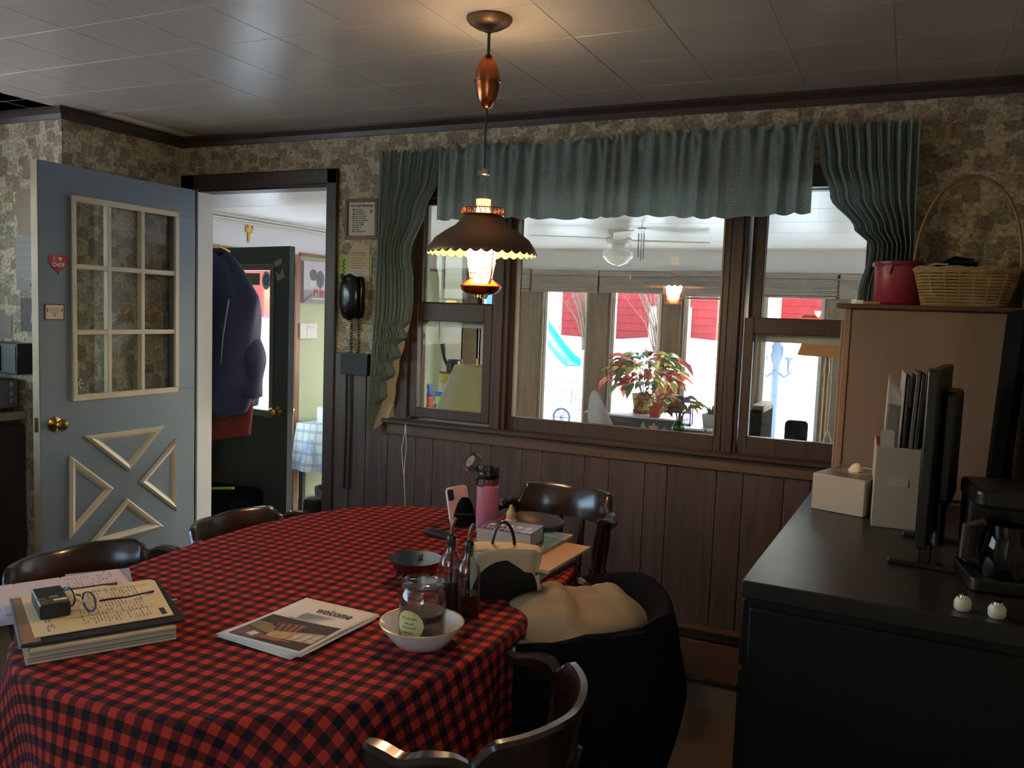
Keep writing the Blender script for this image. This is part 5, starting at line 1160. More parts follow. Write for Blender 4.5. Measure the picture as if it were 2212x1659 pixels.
def mound(u, v):
    a = 2 * PI * u; r_ = math.sin(v * PI / 2); x = .205 * r_ * math.cos(a); y = .225 * r_ * math.sin(a)
    ridge = abs(math.sin(7 * x - 9 * y + 2.2 * math.sin(6 * y))) ** .6
    z = .662 + .105 * max(0.0, math.cos(v * PI / 2)) ** .75 + .030 * ridge * (1 - r_ ** 4) + .010 * abs(math.sin(23 * y + 11 * x + 3 * math.sin(9 * x))) + .006 * math.sin(37 * x + 21 * y) + .004 * math.sin(60 * y - 22 * x)
    return (x - .025, y + .02, z)
q.grid(70, 30, mound, True); part('fleece_lining', q, mat('fleece_tan', (150, 136, 112), .95, spec=.1, bump=(180, .5)), t, ang=80)
q = MB(); q.tube([(-.07, .19, .70), (-.13, .215, .735), (-.19, .20, .755), (-.24, .16, .765)], [.012, .02, .02, .012], 8); part('collar_roll', q, M_blackcloth, t)
# on that chair's seat
t = thing('white_carton', 'white carton with a dark picture on the seat under the coat', 'box', (1.70, -1.51, .455), -8)
q = MB(); q.prism([(-.105, -.08), (.10, -.075), (.09, .075), (-.115, .07)], 0, .03); part('carton_body', q, mat('carton_white', (176, 176, 164), .6), t, bevel=.002)
q = MB(); q.prism([(-.01, -.07), (.07, -.07), (.068, .015), (-.02, .02)], .03, .0308); part('picture', q, mat('carton_picture', (74, 76, 78), .5, noise=(60, .5)), t)
t = thing('green_pouch', 'dull green pouch beside the white carton on the seat', 'pouch', (1.64, -1.395, .455), 10)
q = MB(); q.prism(rrect(-.06, .06, -.03, .03, .012), 0, .022); part('pouch_body', q, mat('pouch_green', (96, 110, 60), .7), t, bevel=.006)
q = MB(); q.tube([(.02, .02, .02), (.06, .05, .05), (.05, .08, .09)], .003, 5); part('ring_cord', q, M_chrome, t)
t = thing('floor_basket', 'pale woven basket on the floor under the near captain chair', 'basket', (1.80, -1.32, 0))
q = MB(); q.lathe([(0, 0), (.10, 0), (.125, .2), (.13, .205), (.115, .2), (.09, .01), (0, .01)], 28); part('basket_body', q, mat('basket_pale', (196, 172, 128), .7, wood=('z', 50, .3)), t)
# ------------------------------------------------------------------ things on the dining table
def at(nm, lab, cat, x, y, z=0, rz=0, group=None): return thing(nm, lab, cat, (x, y, TZ0 + z), rz, group)
# welcome leaflets: two letter-size booklets, rotated
def leaflet(lab, x, y, z, rz, top):
    t = at('leaflet', lab, 'leaflet', x, y, z, rz, 'welcome leaflets'); W_, H_ = .108, .140
    q = MB()
    q.grid(10, 14, lambda u, v: (-W_ + 2 * W_ * u, -H_ + 2 * H_ * v, .004 * (1 - v) ** 2 + .006 * (u ** 3) * (1 - abs(2 * v - 1)) + .0012)); part('page', q, M_paperw, t, solid=.0012)
    q = MB(); q.grid(6, 6, lambda u, v: (-W_ + .006 + 2 * W_ * u, -H_ - .004 + 2 * H_ * v, .0004 + .002 * (1 - v) ** 2)); part('inner_page', q, M_paperw, t, solid=.0006)
    if not top: return t
    def hz(x, y): u, v = (x + W_) / (2 * W_), (y + H_) / (2 * H_); return .004 * (1 - v) ** 2 + .006 * (u ** 3) * (1 - abs(2 * v - 1)) + .0022
    def lay(pts, c, k, nm='printed_shape'):
        q = MB(); n = len(pts); q.add([(x, y, hz(x, y) + .0002 * k) for x, y in pts], [tuple(range(n))]); part(nm, q, c, t, smooth=False)
    def gridlay(x0, x1, y0, y1, c, k, nm='printed_photo'):
        q = MB(); q.grid(10, 8, lambda u, v: (x0 + (x1 - x0) * u, y0 + (y1 - y0) * v, hz(x0 + (x1 - x0) * u, y0 + (y1 - y0) * v) + .0002 * k)); part(nm, q, c, t, smooth=False)
    dk = mat('photo_dark', (62, 46, 46), .6, noise=(50, .3)); br = mat('photo_brown', (150, 96, 66), .6, noise=(40, .35)); tn = mat('photo_tan', (196, 156, 108), .6, noise=(60, .25)); pk = mat('photo_mauve', (120, 84, 84), .6, noise=(60, .25)); gn = mat('photo_olive', (138, 126, 76), .6, noise=(80, .3))
    gridlay(-.098, .098, -.128, .012, dk, 0)
    lay([(-.05, -.02), (.02, -.01), (.03, -.05), (-.03, -.065)], br, 1)
    for k in range(5): lay([(-.046 + .016 * k, -.021 + .002 * k), (-.040 + .016 * k, -.020 + .002 * k), (-.022 + .013 * k, -.064 + .003 * k), (-.028 + .013 * k, -.065 + .003 * k)], dk, 2)
    lay([(-.095, -.035), (-.06, -.035), (.0, -.07), (-.03, -.085), (-.095, -.07)], gn, 1); lay([(-.03, -.07), (.03, -.05), (.095, -.035), (.095, -.09), (-.02, -.10)], tn, 1)
    lay([(.03, -.06), (.095, -.045), (.095, -.085), (.03, -.095)], mat('photo_pale', (206, 190, 168), .6, noise=(90, .25)), 2)
    for k in range(3): lay([(.03 + .022 * k, -.055 + .004 * k), (.034 + .022 * k, -.054 + .004 * k), (.03 + .022 * k, -.096), (.026 + .022 * k, -.097)], br, 3)
    lay([(-.095, -.075), (-.03, -.09), (-.03, -.125), (-.095, -.125)], pk, 2); lay([(-.06, -.09), (-.04, -.095), (-.045, -.115), (-.065, -.11)], M_paperw, 3); lay([(-.03, -.098), (.05, -.10), (.05, -.112), (-.03, -.115)], br, 3); lay([(.0, -.11), (.09, -.105), (.09, -.126), (.02, -.126)], dk, 3)
    word('welcome_lettering', 'welcome', .046, M_ink, t, Matrix.Translation((-.024, .068, hz(.07, .08) + .0012)), bold=.0006, fit=.098, ext=.0001)
    q = MB()
    for k in range(9): q.prism(rect(-.040, .075 - .01 * (k % 3), .056 - .0042 * k, .0575 - .0042 * k), hz(0, .04), hz(0, .04) + .0002)
    part('text_lines', q, M_inkgrey, t, smooth=False)
    q = MB(); q.prism(rect(-.055, .03, .016, .0176), hz(0, .01), hz(0, .01) + .0002); part('caption_line', q, M_ink, t, smooth=False)
    return t
leaflet('lower welcome leaflet peeking out under the top one', 1.338, -1.921, 0, -4.5, False)
leaflet('white leaflet reading welcome with a food photo on the cloth', 1.348, -1.919, .006, -1.0, True)
# jar in a bowl
t = at('china_bowl', 'white china bowl with a gold rim under the candle jar', 'bowl', 1.622, -1.860)
q = MB(); q.lathe([(0, .003), (.046, .003), (.05, 0), (.056, .002), (.070, .018), (.084, .036), (.0915, .047), (.0905, .049), (.082, .040), (.067, .022), (.052, .008), (0, .0075)], 48); part('bowl_body', q, M_whitegloss, t)
q = MB(); q.lathe([(.0905, .0475), (.0925, .0485), (.0915, .0505), (.0895, .0495)], 48, closed=True); part('gilt_rim', q, M_gold, t)
t = at('candle_jar', 'glass candle jar with dark red wax standing in the white bowl', 'candle', 1.622, -1.860, .008)
q = MB(); q.lathe([(0, 0), (.046, 0), (.051, .004), (.0515, .09), (.048, .104), (.042, .114), (.0395, .119), (.041, .124), (.0385, .124), (.037, .119), (.0395, .113), (.0455, .103), (.049, .09), (.0485, .006), (0, .005)], 40); part('jar', q, M_clear, t)
q = MB(); q.lathe([(0, .0065), (.0478, .0065), (.0482, .066), (0, .0665)], 40); part('wax', q, mat('wax_dark_red', (92, 26, 40), .35), t, label='dark red wax')
q = MB(); q.lathe([(.0435, .121), (.0465, .122), (.048, .127), (.0465, .132), (.040, .136), (.034, .135), (.032, .131), (0, .131), (0, .127), (.034, .126), (.0385, .1225)], 40); part('glass_lid', q, M_clear, t)
q = MB(); q.tube([(0, 0, .066), (.002, 0, .074), (.001, .001, .082)], .0014, 6); part('wick', q, M_black, t)
lab_c = math.radians(-88)
def curve_label(pts, r, z0, a0, q):
    n = len(pts); q.add([(r * math.cos(a0 + x / r), r * math.sin(a0 + x / r), z0 + y) for x, y in pts], [tuple(range(n))])
q = MB(); c0 = math.radians(-92)
q.grid(14, 14, lambda u, v: (.0519 * math.cos(c0 + .034 * math.cos(2 * PI * u) * v / .0519), .0519 * math.sin(c0 + .034 * math.cos(2 * PI * u) * v / .0519), .048 + .032 * math.sin(2 * PI * u) * v), True); part('paper_label', q, mat('label_cream', (206, 198, 140), .6), t)
def bend(o, r, a0, z0):
    for v in o.data.vertices:
        x, y, z = v.co; rr = r + z; v.co = (rr * math.cos(a0 + x / r), rr * math.sin(a0 + x / r), z0 + y)
for txt, sz, yy, ft in (('Candle', .010, .012, .03), ('Outlet', .010, -.002, .022), ('Dark Berry', .008, -.011, .034)):
    pass
q = MB()
for yy, hw in ((.013, .020), (.002, .012), (-.007, .018), (-.018, .015)):
    for k in range(int(hw * 2 / .004)): 
        x = -hw + .004 * k; a = c0 + x / .0519; a2 = c0 + (x + .0026) / .0519; h_ = .0018 + .001 * ((k * 7) % 3); r_ = .0524
        q.add([(r_ * math.cos(a), r_ * math.sin(a), .048 + yy), (r_ * math.cos(a2), r_ * math.sin(a2), .048 + yy), (r_ * math.cos(a2), r_ * math.sin(a2), .048 + yy + h_), (r_ * math.cos(a), r_ * math.sin(a), .048 + yy + h_)], [(0, 1, 2, 3)])
part('label_print', q, mat('label_ink', (96, 92, 60), .7), t, smooth=False, kind='stuff')
# candy bowl
t = at('candy_bowl', 'blue lined metal bowl of wrapped candies behind the candle jar', 'bowl', 1.386, -1.503)
M_blueb = mat('bowl_blue', (20, 52, 78), .12, coat=.6)
q = MB(); q.lathe([(0, .002), (.036, .002), (.040, 0), (.043, .006), (.056, .026), (.066, .050), (.0705, .060), (.0718, .0605), (.070, .058)], 40); part('outer_shell', q, mat('bowl_outer', (130, 70, 66), .25, .8), t)
q = MB(); q.lathe([(.0715, .0608), (.0695, .0585), (.063, .046), (.053, .024), (.040, .008), (0, .006)][::-1], 40); part('blue_lining', q, M_blueb, t)
R_ = random.Random(12)
cc = [('green foil', (40, 120, 60)), ('olive green', (120, 140, 60)), ('copper foil', (206, 120, 60)), ('gold foil', (214, 168, 66)), ('green and gold', (90, 130, 60)), ('dark green', (30, 90, 56)), ('orange gold', (226, 160, 60))]
pos = [(-.038, -.006), (-.004, -.03), (.003, .012), (.046, .0), (.024, -.014), (-.018, .024), (.036, -.024)]
wr = ['nearest the left rim', 'at the bowl front', 'standing in the middle', 'nearest the right rim', 'right of the middle', 'at the back of the pile', 'at the right front']
for k, ((nm, c), (x, y)) in enumerate(zip(cc, pos)):
    c_ = thing('wrapped_candy', '%s wrapped candy in the blue bowl, %s' % (nm, wr[k]), 'candy', (1.386 + x, -1.503 + y, TZ0 + .026 + (.014 if k == 2 else .004 * (k % 2))), 0, 'wrapped candies in the blue bowl', rot=(R_.uniform(-.4, .4), R_.uniform(-.4, .4) if k != 2 else 1.35, R_.uniform(0, 3)))
    m_ = mat('candy_' + nm.replace(' ', '_'), c, .3, .4)
    q = MB(); q.grid(14, 12, lambda u, v: (lambda a, e: (-.02 + .04 * v, .0085 * e * math.cos(a), .0085 * e * math.sin(a)))(2 * PI * u, (.85 + .15 * math.sin(14 * PI * u)) * (math.sin(PI * (.12 + .76 * v)) ** .5)), True); part('wrapper', q, m_, c_)
    for s in (-1, 1): q = MB(); q.prism([(s * .018, -.003), (s * .030, -.010), (s * .032, .009), (s * .018, .003)][::s], -.001, .001); part('twist_end', q, m_, c_)
# oil bottles with pourers
M_oil = mat('oil_amber', (96, 58, 34), .12, transl=.4); M_oil2 = mat('oil_olive', (44, 44, 24), .12, transl=.3)
def cruet(lab, x, y, m_, lvl, h=0.0, tilt=0):
    t = at('oil_bottle', lab, 'bottle', x, y, 0, 38, 'glass oil bottles')
    b_ = [(0, 0), (.025, 0), (.0285, .006), (.0285, .105 + h), (.026, .12 + h), (.018, .136 + h), (.0125, .144 + h), (.0118, .165 + h)]
    q = MB(); q.lathe(b_ + [(.0095, .165 + h), (.0100, .145 + h), (.015, .134 + h), (.0245, .118 + h), (.0265, .105 + h), (.0265, .008), (0, .006)], 32, pw=3.2); part('glass_body', q, M_clear, t)
    q = MB(); q.lathe([(.0125, .156 + h), (.0155, .158 + h), (.016, .162 + h), (.0155, .169 + h), (.0125, .172 + h), (.010, .168 + h), (.010, .158 + h)], 24, closed=True); part('glass_collar', q, M_clear, t)
    q = MB(); q.lathe([(0, .008), (.026, .009), (.026, lvl), (0, lvl)], 28, pw=3.2); part('oil', q, m_, t)
    q = MB(); q.lathe([(0, .145 + h), (.009, .145 + h), (.0098, .17 + h), (.012, .172 + h), (.010, .18 + h), (.004, .184 + h), (0, .184 + h)], 16); part('stopper', q, M_black, t)
    q = MB(); q.tube([(0, 0, .182 + h), (.001, 0, .20 + h), (.004, 0, .213 + h), (.009, 0, .222 + h)], [.0052, .0045, .0042, .0036], 8); part('pour_spout', q, M_bronze, t)
    q = MB(); q.tube([(0, 0, .145 + h), (.003, .002, .02)], .0026, 6); part('inner_tube', q, M_black, t)
cruet('glass oil bottle with amber oil, behind its darker twin', 1.578, -1.658, M_oil, .078, .006); cruet('glass bottle of dark oil in front, beside the napkin holder', 1.628, -1.662, M_oil2, .055)
# napkin holder
t = at('napkin_holder', 'black round sided napkin holder with a tall wire loop handle', 'napkin holder', 1.633, -1.487, 0, 44)
for s in (-1, 1): q = MB(); q.prism([(math.cos(a) * .088, .088 * math.sin(a) * .98 + .012) for a in [math.radians(-8 + 196 * k / 30) for k in range(31)]], s * .028 - .0015, s * .028 + .0015, WALL(0, 0, 0)); part('side_plate', q, M_black, t)
q = MB(); q.box(-.08, .08, -.03, .03, 0, .004); part('base', q, M_black, t)
q = MB(); q.tube([(.034 * math.cos(a) * (1 - .1 * (k > 14)), 0, .085 + .105 * math.sin(a) ** .8) for k, a in enumerate([PI * k / 20 for k in range(21)])], .0042, 8); part('loop_handle', q, mat('handle_steel', (70, 62, 56), .3, .9), t)
M_nap = mat('napkin_cream', (214, 192, 154), .85)
t = thing('napkin_stack', 'folded cream paper napkins standing in the black holder', 'napkin', (1.633, -1.487, TZ0 + .005), 44)
for k in range(6):
    y = -.022 + .0085 * k; q = MB(); q.grid(6, 8, lambda u, v: (-.078 + .156 * u, y + .012 * (v ** 2) * (k - 2.5) / 2.5 + .003 * math.sin(5 * u + k), .118 * v + .006 * math.sin(3 * u + k) * v)); part('napkin', q, M_nap, t, solid=.004)
q = MB(); q.grid(10, 8, lambda u, v: (-.09 + .19 * u, -.030 + .075 * v, .122 + .010 * math.sin(PI * v) - .018 * u * u)); part('top_napkin', q, M_nap, t, solid=.002)
q = MB(); q.prism([(.075, .02), (.10, .05), (.11, -.0), (.095, -.004), (.085, .01)], -.028, -.026, WALL(0, 0, 0)); q.prism([(.066, .075), (.115, .12), (.105, .06), (.088, .045)], -.004, -.002, WALL(0, 0, 0)); q.prism([(.05, .03), (.092, .05), (.10, .0), (.08, .0)], .026, .028, WALL(0, 0, 0)); part('napkin_corner', q, M_nap, t)
# stack: dark magazine, papers, green notebook, thick book
t = at('dark_magazine', 'dark glossy magazine at the bottom of the book stack', 'magazine', 1.585, -1.245, 0, -4)
q = MB(); q.prism(rect(-.105, .105, -.125, .14), 0, .008); part('magazine_body', q, mat('magazine_dark', (56, 54, 54), .35), t, bevel=.001)
q = MB(); q.prism([(.02, -.11), (.055, -.115), (.085, -.095), (.06, -.075), (.03, -.085)], .008, .0086); q.prism([(-.01, -.10), (.005, -.11), (.012, -.08), (-.004, -.07)], .008, .0086); part('cover_print', q, mat('magazine_pale', (176, 160, 146), .5), t)
t = at('loose_papers', 'tan loose papers sticking out under the green notebook', 'paper', 1.583, -1.145, .009, -3)
for k in range(3): q = MB(); q.prism(rect(-.108 + .002 * k, .108 + .001 * k, -.142, .142 + .004 * k), .0035 * k, .0035 * k + .0028); part('sheet', q, mat('paper_tan', (206, 176, 134), .75), t, smooth=False)
t = at('green_notebook', 'green covered spiral notebook under the thick paperback', 'notebook', 1.500, -1.085, .020, -3)
q = MB(); q.prism(rect(-.112, .108, -.135, .152), 0, .008); part('pages', q, M_paperw, t)
q = MB(); q.prism(rect(-.114, .11, -.137, .154), .008, .0095); part('cover', q, mat('cover_white', (214, 198, 178), .5), t)
q = MB(); q.prism(rect(-.114, .104, -.105, .134), .0095, .010); part('green_panel', q, mat('cover_green', (64, 132, 108), .4, noise=(30, .25)), t)
q = MB(); q.prism(rect(.03, .104, .08, .134), .010, .0104); part('blue_panel', q, mat('cover_blue', (132, 168, 184), .4, noise=(30, .2)), t)
q = MB()
for k in range(18): a = -.125 + .0155 * k; q.tube([(.108 + .006 * math.cos(b_), a, .005 + .006 * math.sin(b_)) for b_ in [2 * PI * j / 8 for j in range(8)]], .0008, 4, True)
part('wire_spiral', q, M_chrome, t, kind='stuff')
t = at('thick_paperback', 'thick paperback with blue cover and big block letters on the stack', 'book', 1.482, -1.115, .0305, 4)
q = MB(); q.prism(rect(-.088, .084, -.056, .058), .0015, .043); part('page_block', q, mat('page_block', (206, 196, 184), .8, wood=('x', 90, .1)), t)
q = MB(); q.prism(rect(-.09, .086, -.058, .060), .043, .0448); part('front_cover', q, mat('cover_steel_blue', (96, 104, 138), .25), t)
q = MB(); q.prism(rect(-.09, .086, -.058, .060), 0, .0015); part('back_cover', q, MATS['cover_steel_blue'], t)
q = MB(); q.prism(rect(-.09, .086, .058, .060), .0015, .043); part('spine', q, mat('spine_dark', (56, 60, 84), .35), t)
M_bl = mat('block_letters', (216, 214, 226), .25); M_bl2 = mat('block_letters_rose', (196, 168, 184), .3)
for k, x in enumerate((-.078, -.05, -.02, .008, .034, .06)):
    wv = .020 if k % 2 else .023; q = MB(); 
    q.prism(rect(x, x + .006, -.052, -.022), .0448, .0451); q.prism(rect(x + wv - .006, x + wv, -.052, -.022), .0448, .0451); q.prism(rect(x + .006, x + wv - .006, -.041 if k % 3 else -.028, -.034 if k % 3 else -.022), .0448, .0451); part('cover_letter', q, M_bl2, t, smooth=False)
for k, x in enumerate((-.07, -.04, -.012, .018, .046)): q = MB(); q.prism([(x, -.014), (x + .022, -.012), (x + .02, .012), (x + .008, .016), (x, .01)], .0448, .0451); part('cover_letter', q, M_bl, t, smooth=False)
t = at('grey_dish', 'dark grey oval dish tilted behind the paperback', 'dish', 1.475, -.905, .0, -8)
q = MB(); q.lathe([(0, .012), (.05, .012), (.09, .035), (.105, .052), (.103, .056), (.088, .042), (.05, .02), (0, .02)], 36, Matrix.Rotation(.10, 4, 'X') @ Matrix.Diagonal((1, .62, 1, 1))); part('dish_body', q, mat('dish_grey', (74, 82, 86), .4), t)
t = at('dropper_bottle', 'small cream dropper bottle behind the paperback', 'bottle', 1.405, -.952)
q = MB(); q.lathe([(0, 0), (.019, 0), (.020, .004), (.020, .05), (.014, .056), (.0135, .068), (0, .068)], 24); part('bottle_body', q, mat('dropper_cream', (216, 196, 150), .45), t)
q = MB(); q.lathe([(0, .062), (.0155, .062), (.0155, .074), (.007, .088), (.005, .1), (0, .1)], 24); part('cap', q, mat('dropper_cap', (206, 188, 130), .45), t)
# pink bottle
t = at('water_bottle', 'pink water bottle with a clear flip lid standing open', 'bottle', 1.318, -.950)
q = MB(); q.lathe([(0, 0), (.035, 0), (.037, .004), (.037, .148), (.036, .154), (.0335, .157), (0, .157)], 32); part('bottle_body', q, mat('bottle_pink', (206, 120, 140), .4), t)
q = MB(); q.lathe([(.0335, .157), (.0335, .180), (.032, .180), (.032, .157)], 32, closed=True); part('clear_collar', q, M_clear, t)
q = MB(); q.lathe([(0, .157), (.029, .157), (.029, .178), (0, .178)], 28); part('neck', q, mat('neck_pink', (190, 120, 130), .4), t)
q = MB(); q.lathe([(0, .178), (.034, .178), (.0355, .181), (.0355, .20), (.033, .204), (.02, .206), (.016, .222), (.011, .224), (0, .224)], 32); q.box(.008, .034, -.01, .01, .2, .218); part('cap', q, M_black, t, bevel=.001)
q = MB(); Ml = Matrix.Translation((-.052, -.02, .228)) @ Matrix.Rotation(math.radians(25), 4, 'Z') @ Matrix.Rotation(math.radians(-52), 4, 'Y') @ Matrix.Rotation(math.radians(26), 4, 'X')
q.lathe([(.034, -.012), (.0345, .004), (.031, .011), (.012, .013), (.0, .013), (0, .0115), (.012, .0115), (.0295, .0095), (.033, .003), (.0325, -.012)], 32, Ml); part('flip_lid', q, M_clear, t, label='clear flip lid')
q = MB(); q.lathe([(0, .004), (.02, .004), (.021, .008), (0, .009)], 24, Ml); part('lid_seal', q, mat('seal_white', (206, 196, 186), .5), t)
q = MB(); q.tube([(-.034, -.012, .20), (-.04, -.014, .205), (-.03, -.01, .212)], .006, 8); q.tube([(-.02, -.028, .178), (-.026, -.034, .176), (-.026, -.034, .158), (-.004, -.042, .156), (.002, -.04, .17), (.002, -.036, .18)], .003, 6); part('lid_hinge', q, M_black, t)
# phone on its stand
t = at('phone_stand', 'black cone shaped phone stand behind the pink bottle', 'stand', 1.215, -.915, 0, 28)
q = MB(); q.grid(28, 12, lambda u, v: ((.044 * (1 - v) ** .7 + .012 * v) * math.cos(2 * PI * u) * 1.0, (.036 * (1 - v) ** .8 + .01 * v) * math.sin(2 * PI * u), .092 * v), True); part('stand_body', q, M_blackcloth, t)
q = MB(); q.box(-.036, .036, -.034, -.02, .038, .046); part('front_lip', q, M_black, t, bevel=.003)
t = thing('smartphone', 'rose coloured phone in a clear case leaning on the black stand', 'phone', (1.196, -.918, TZ0 + .047), 0, rot=(math.radians(-24), math.radians(-12), math.radians(26)))
q = MB(); q.prism(rrect(-.034, .034, -.062, .08, .010), 0, .008, WALL(0, 0, 0)); part('phone_body', q, mat('phone_rose', (190, 150, 140), .3, .3), t, bevel=.002)
q = MB(); q.prism(rrect(-.030, -.010, .036, .074, .006), .008, .0098, WALL(0, 0, 0)); part('camera_bump', q, M_blackgloss, t)
q = MB(); q.tube([(x, -.004, y) for x, y in rrect(-.0355, .0355, -.063, .0815, .011)], .0022, 6, True); part('clear_case', q, mat('case_clear', (216, 200, 190), .2), t)
t = at('black_remote', 'black ribbed remote lying by the phone stand', 'remote', 1.222, -1.092, 0, -14)
q = MB(); q.prism(rrect(-.055, .055, -.02, .02, .008), 0, .016); part('remote_body', q, M_black, t, bevel=.004)
for k in range(6): q = MB(); q.box(-.045 + .016 * k, -.036 + .016 * k, -.012, .012, .016, .019); part('button', q, mat('button_grey', (58, 58, 60), .5), t)
q = MB(); q.tube([(1.13, -1.0, TZ0 + .003), (1.16, -.985, TZ0 + .004), (1.15, -.955, TZ0 + .02), (1.185, -.96, TZ0 + .006), (1.20, -.99, TZ0 + .003), (1.19, -1.04, TZ0 + .003), (1.21, -1.08, TZ0 + .004)], .0022, 6); solo('black_cable', q, M_black, 'thin black cable looped on the cloth before the phone stand', 'cable')
# left pile: ring binder pad, papers, clipboard folder
PR = -31.0
M_kraft = mat('kraft_card', (150, 104, 66), .75)
t = at('spiral_pad', 'white spiral pad at the left table edge under the papers', 'notebook', .70, -2.14, 0, PR)
q = MB(); q.prism(rect(-.125, .125, -.105, .12), 0, .012); part('pad_pages', q, mat('pad_white', (196, 188, 196), .7), t)
q = MB()
for k in range(20): x = -.12 + .0125 * k; q.tube([(x, -.107 + .007 * math.cos(b_), .006 + .008 * math.sin(b_)) for b_ in [2 * PI * j / 8 for j in range(8)]], .0009, 4, True)
part('wire_spiral', q, mat('wire_blue', (120, 140, 200), .35, .7), t, kind='stuff')
def doc(t, W0, W1, H0, H1, z, rows, seed):
    R_ = random.Random(seed); q = MB()
    for k in range(rows):
        y = H1 - .02 - (H1 - H0 - .04) * k / rows; x = W0 + .012
        while x < W1 - .02:
            l = R_.uniform(.006, .022)
            if R_.random() < .62: q.prism(rect(x, min(x + l, W1 - .012), y, y + .0017), z, z + .0002)
            x += l + R_.uniform(.003, .012)
    part('text_lines', q, M_inkgrey, t, smooth=False, kind='stuff')
t = at('form_papers', 'pinkish white printed forms with punched holes behind the folder', 'paper', .735, -2.045, .0125, -28)
for k in range(3): q = MB(); q.prism(rect(-.108 + .003 * k, .108 + .002 * k, -.14, .14 - .003 * k), .002 * k, .002 * k + .0016); part('sheet', q, mat('form_pinkish', (216, 190, 186), .75), t, smooth=False)
doc(t, -.095, .105, -.02, .135, .0057, 16, 5)
q = MB(); 
for y in (-.1, .0, .1): q.prism(circ(-.098, y, .003, 10), .0057, .006)
part('punched_hole', q, M_ink, t, smooth=False)
t = at('blue_grey_sheet', 'bluish grey sheet corner behind the pinkish forms', 'paper', .735, -1.975, .0005, PR - 6)
q = MB(); q.prism(rect(-.1, .03, -.06, .09), 0, .0115); part('sheet', q, mat('sheet_bluegrey', (150, 156, 172), .7), t)
t = at('thick_notepad', 'thick pale notepad under the black folder', 'notebook', .955, -2.14, 0, PR)
for k in range(5): q = MB(); q.prism(rect(-.14 + .004 * (k % 2), .158 - .003 * (k % 3), -.145 + .002 * k, .135), .0055 * k, .0055 * k + .0045); part('page_block', q, mat('pad_pale_%d' % (k % 2), ((206, 184, 150), (176, 160, 136))[k % 2], .8), t, smooth=False)
t = at('black_folder', 'black folder open with a yellow printed form clipped inside', 'folder', .941, -2.129, .0285, PR)
q = MB(); q.prism(rrect(-.155, .158, -.155, .157, .006), 0, .005); part('folder_board', q, mat('folder_black', (34, 30, 32), .35), t, bevel=.001)
q = MB(); q.prism(rect(-.155, .158, -.158, -.153), .0, .0065); part('steel_edge', q, mat('folder_silver', (170, 176, 190), .3, .7), t)
q = MB(); q.prism([(-.150, -.152), (.150, -.152), (.146, -.118), (-.02, -.112), (-.04, -.126), (-.150, -.126)], .005, .0062); part('kraft_flap', q, M_kraft, t, smooth=False)
q = MB(); q.prism([(-.148, -.135), (.128, -.128), (.124, .138), (-.130, .148), (-.146, .140)], .0062, .0082); part('yellow_form', q, M_papery, t, smooth=False)
doc(t, -.13, .12, -.06, .115, .0084, 20, 9); doc(t, .0, .12, -.125, -.07, .0084, 6, 3)
q = MB(); q.prism(rect(-.110, -.1093, -.06, .13), .0084, .0086); q.prism(rect(.05, .0507, -.05, .11), .0084, .0086); q.prism(rect(.07, .112, .117, .128), .0084, .0087); part('rule_lines', q, M_ink, t, smooth=False)
q = MB(); q.tube([(.03, .155, .004), (.028, .167, .006), (.02, .167, .006), (.018, .155, .004)], .002, 6); part('paper_clip', q, M_chrome, t)
FZ = .0285 + .0085
t = at('black_pager', 'small black plastic reader box lying on the yellow form', 'device', .868, -2.184, FZ, -28)
q = MB(); q.prism(rrect(-.066, .066, -.030, .030, .006), 0, .030); part('case', q, mat('case_black', (26, 30, 30), .4), t, bevel=.003)
q = MB(); q.prism(rect(.025, .060, -.027, .027), .030, .0303); part('label_panel', q, mat('label_olive', (84, 76, 40), .4), t)
q = MB(); q.prism(rect(.03, .042, .0, .026), .0303, .0306); part('label_sticker', q, M_papery, t)
q = MB(); q.prism(rect(.012, .020, -.03, -.012), .030, .0304); q.prism(rect(.006, .018, -.005, .012), .030, .0304); part('printed_mark', q, mat('mark_tan', (150, 128, 86), .5), t)
t = at('eyeglasses', 'dark framed eyeglasses with blue lower rims on the yellow form', 'eyeglasses', .918, -2.142, FZ, 92)
M_gl = mat('specs_frame', (40, 28, 40), .3); M_glb = mat('specs_blue', (60, 84, 180), .3)
def lens(cy, mir):
    pts = []
    for k in range(28):
        a = 2 * PI * k / 28; pts.append((-.012 + .006 * math.cos(a), cy + .027 * math.cos(a), .022 + .021 * math.sin(a)))
    return pts
for cy in (-.032, .032):
    pts = lens(cy, 1); q = MB(); q.tube(pts, .0016, 6, True); part('rim', q, M_gl, t)
    q = MB(); q.tube(pts[15:28], .0022, 6); part('lower_rim', q, M_glb, t)
    q = MB(); n = len(pts); q.add([(x, y, z) for x, y, z in pts], [tuple(range(n))]); part('lens', q, M_clear, t, smooth=False)
    s = 1 if cy > 0 else -1
    q = MB(); q.tube([(-.008, cy + s * .026, .026), (.01, cy + s * .034, .026), (.06, cy + s * .035, .016), (.105, cy + s * .032, .010), (.13, cy + s * .028, .005), (.142, cy + s * .026, .003)], [.0022, .0026, .0022, .0022, .003, .003], 6); part('temple', q, M_gl, t)
    q = MB(); q.tube([(-.010, cy - s * .022, .02), (-.004, cy - s * .018, .012)], .0025, 6); part('nose_pad', q, mat('nose_pad', (206, 196, 186), .4), t)
q = MB(); q.tube([(-.012, -.006, .030), (-.015, 0, .033), (-.012, .006, .030)], .0016, 6); part('bridge', q, M_gl, t)
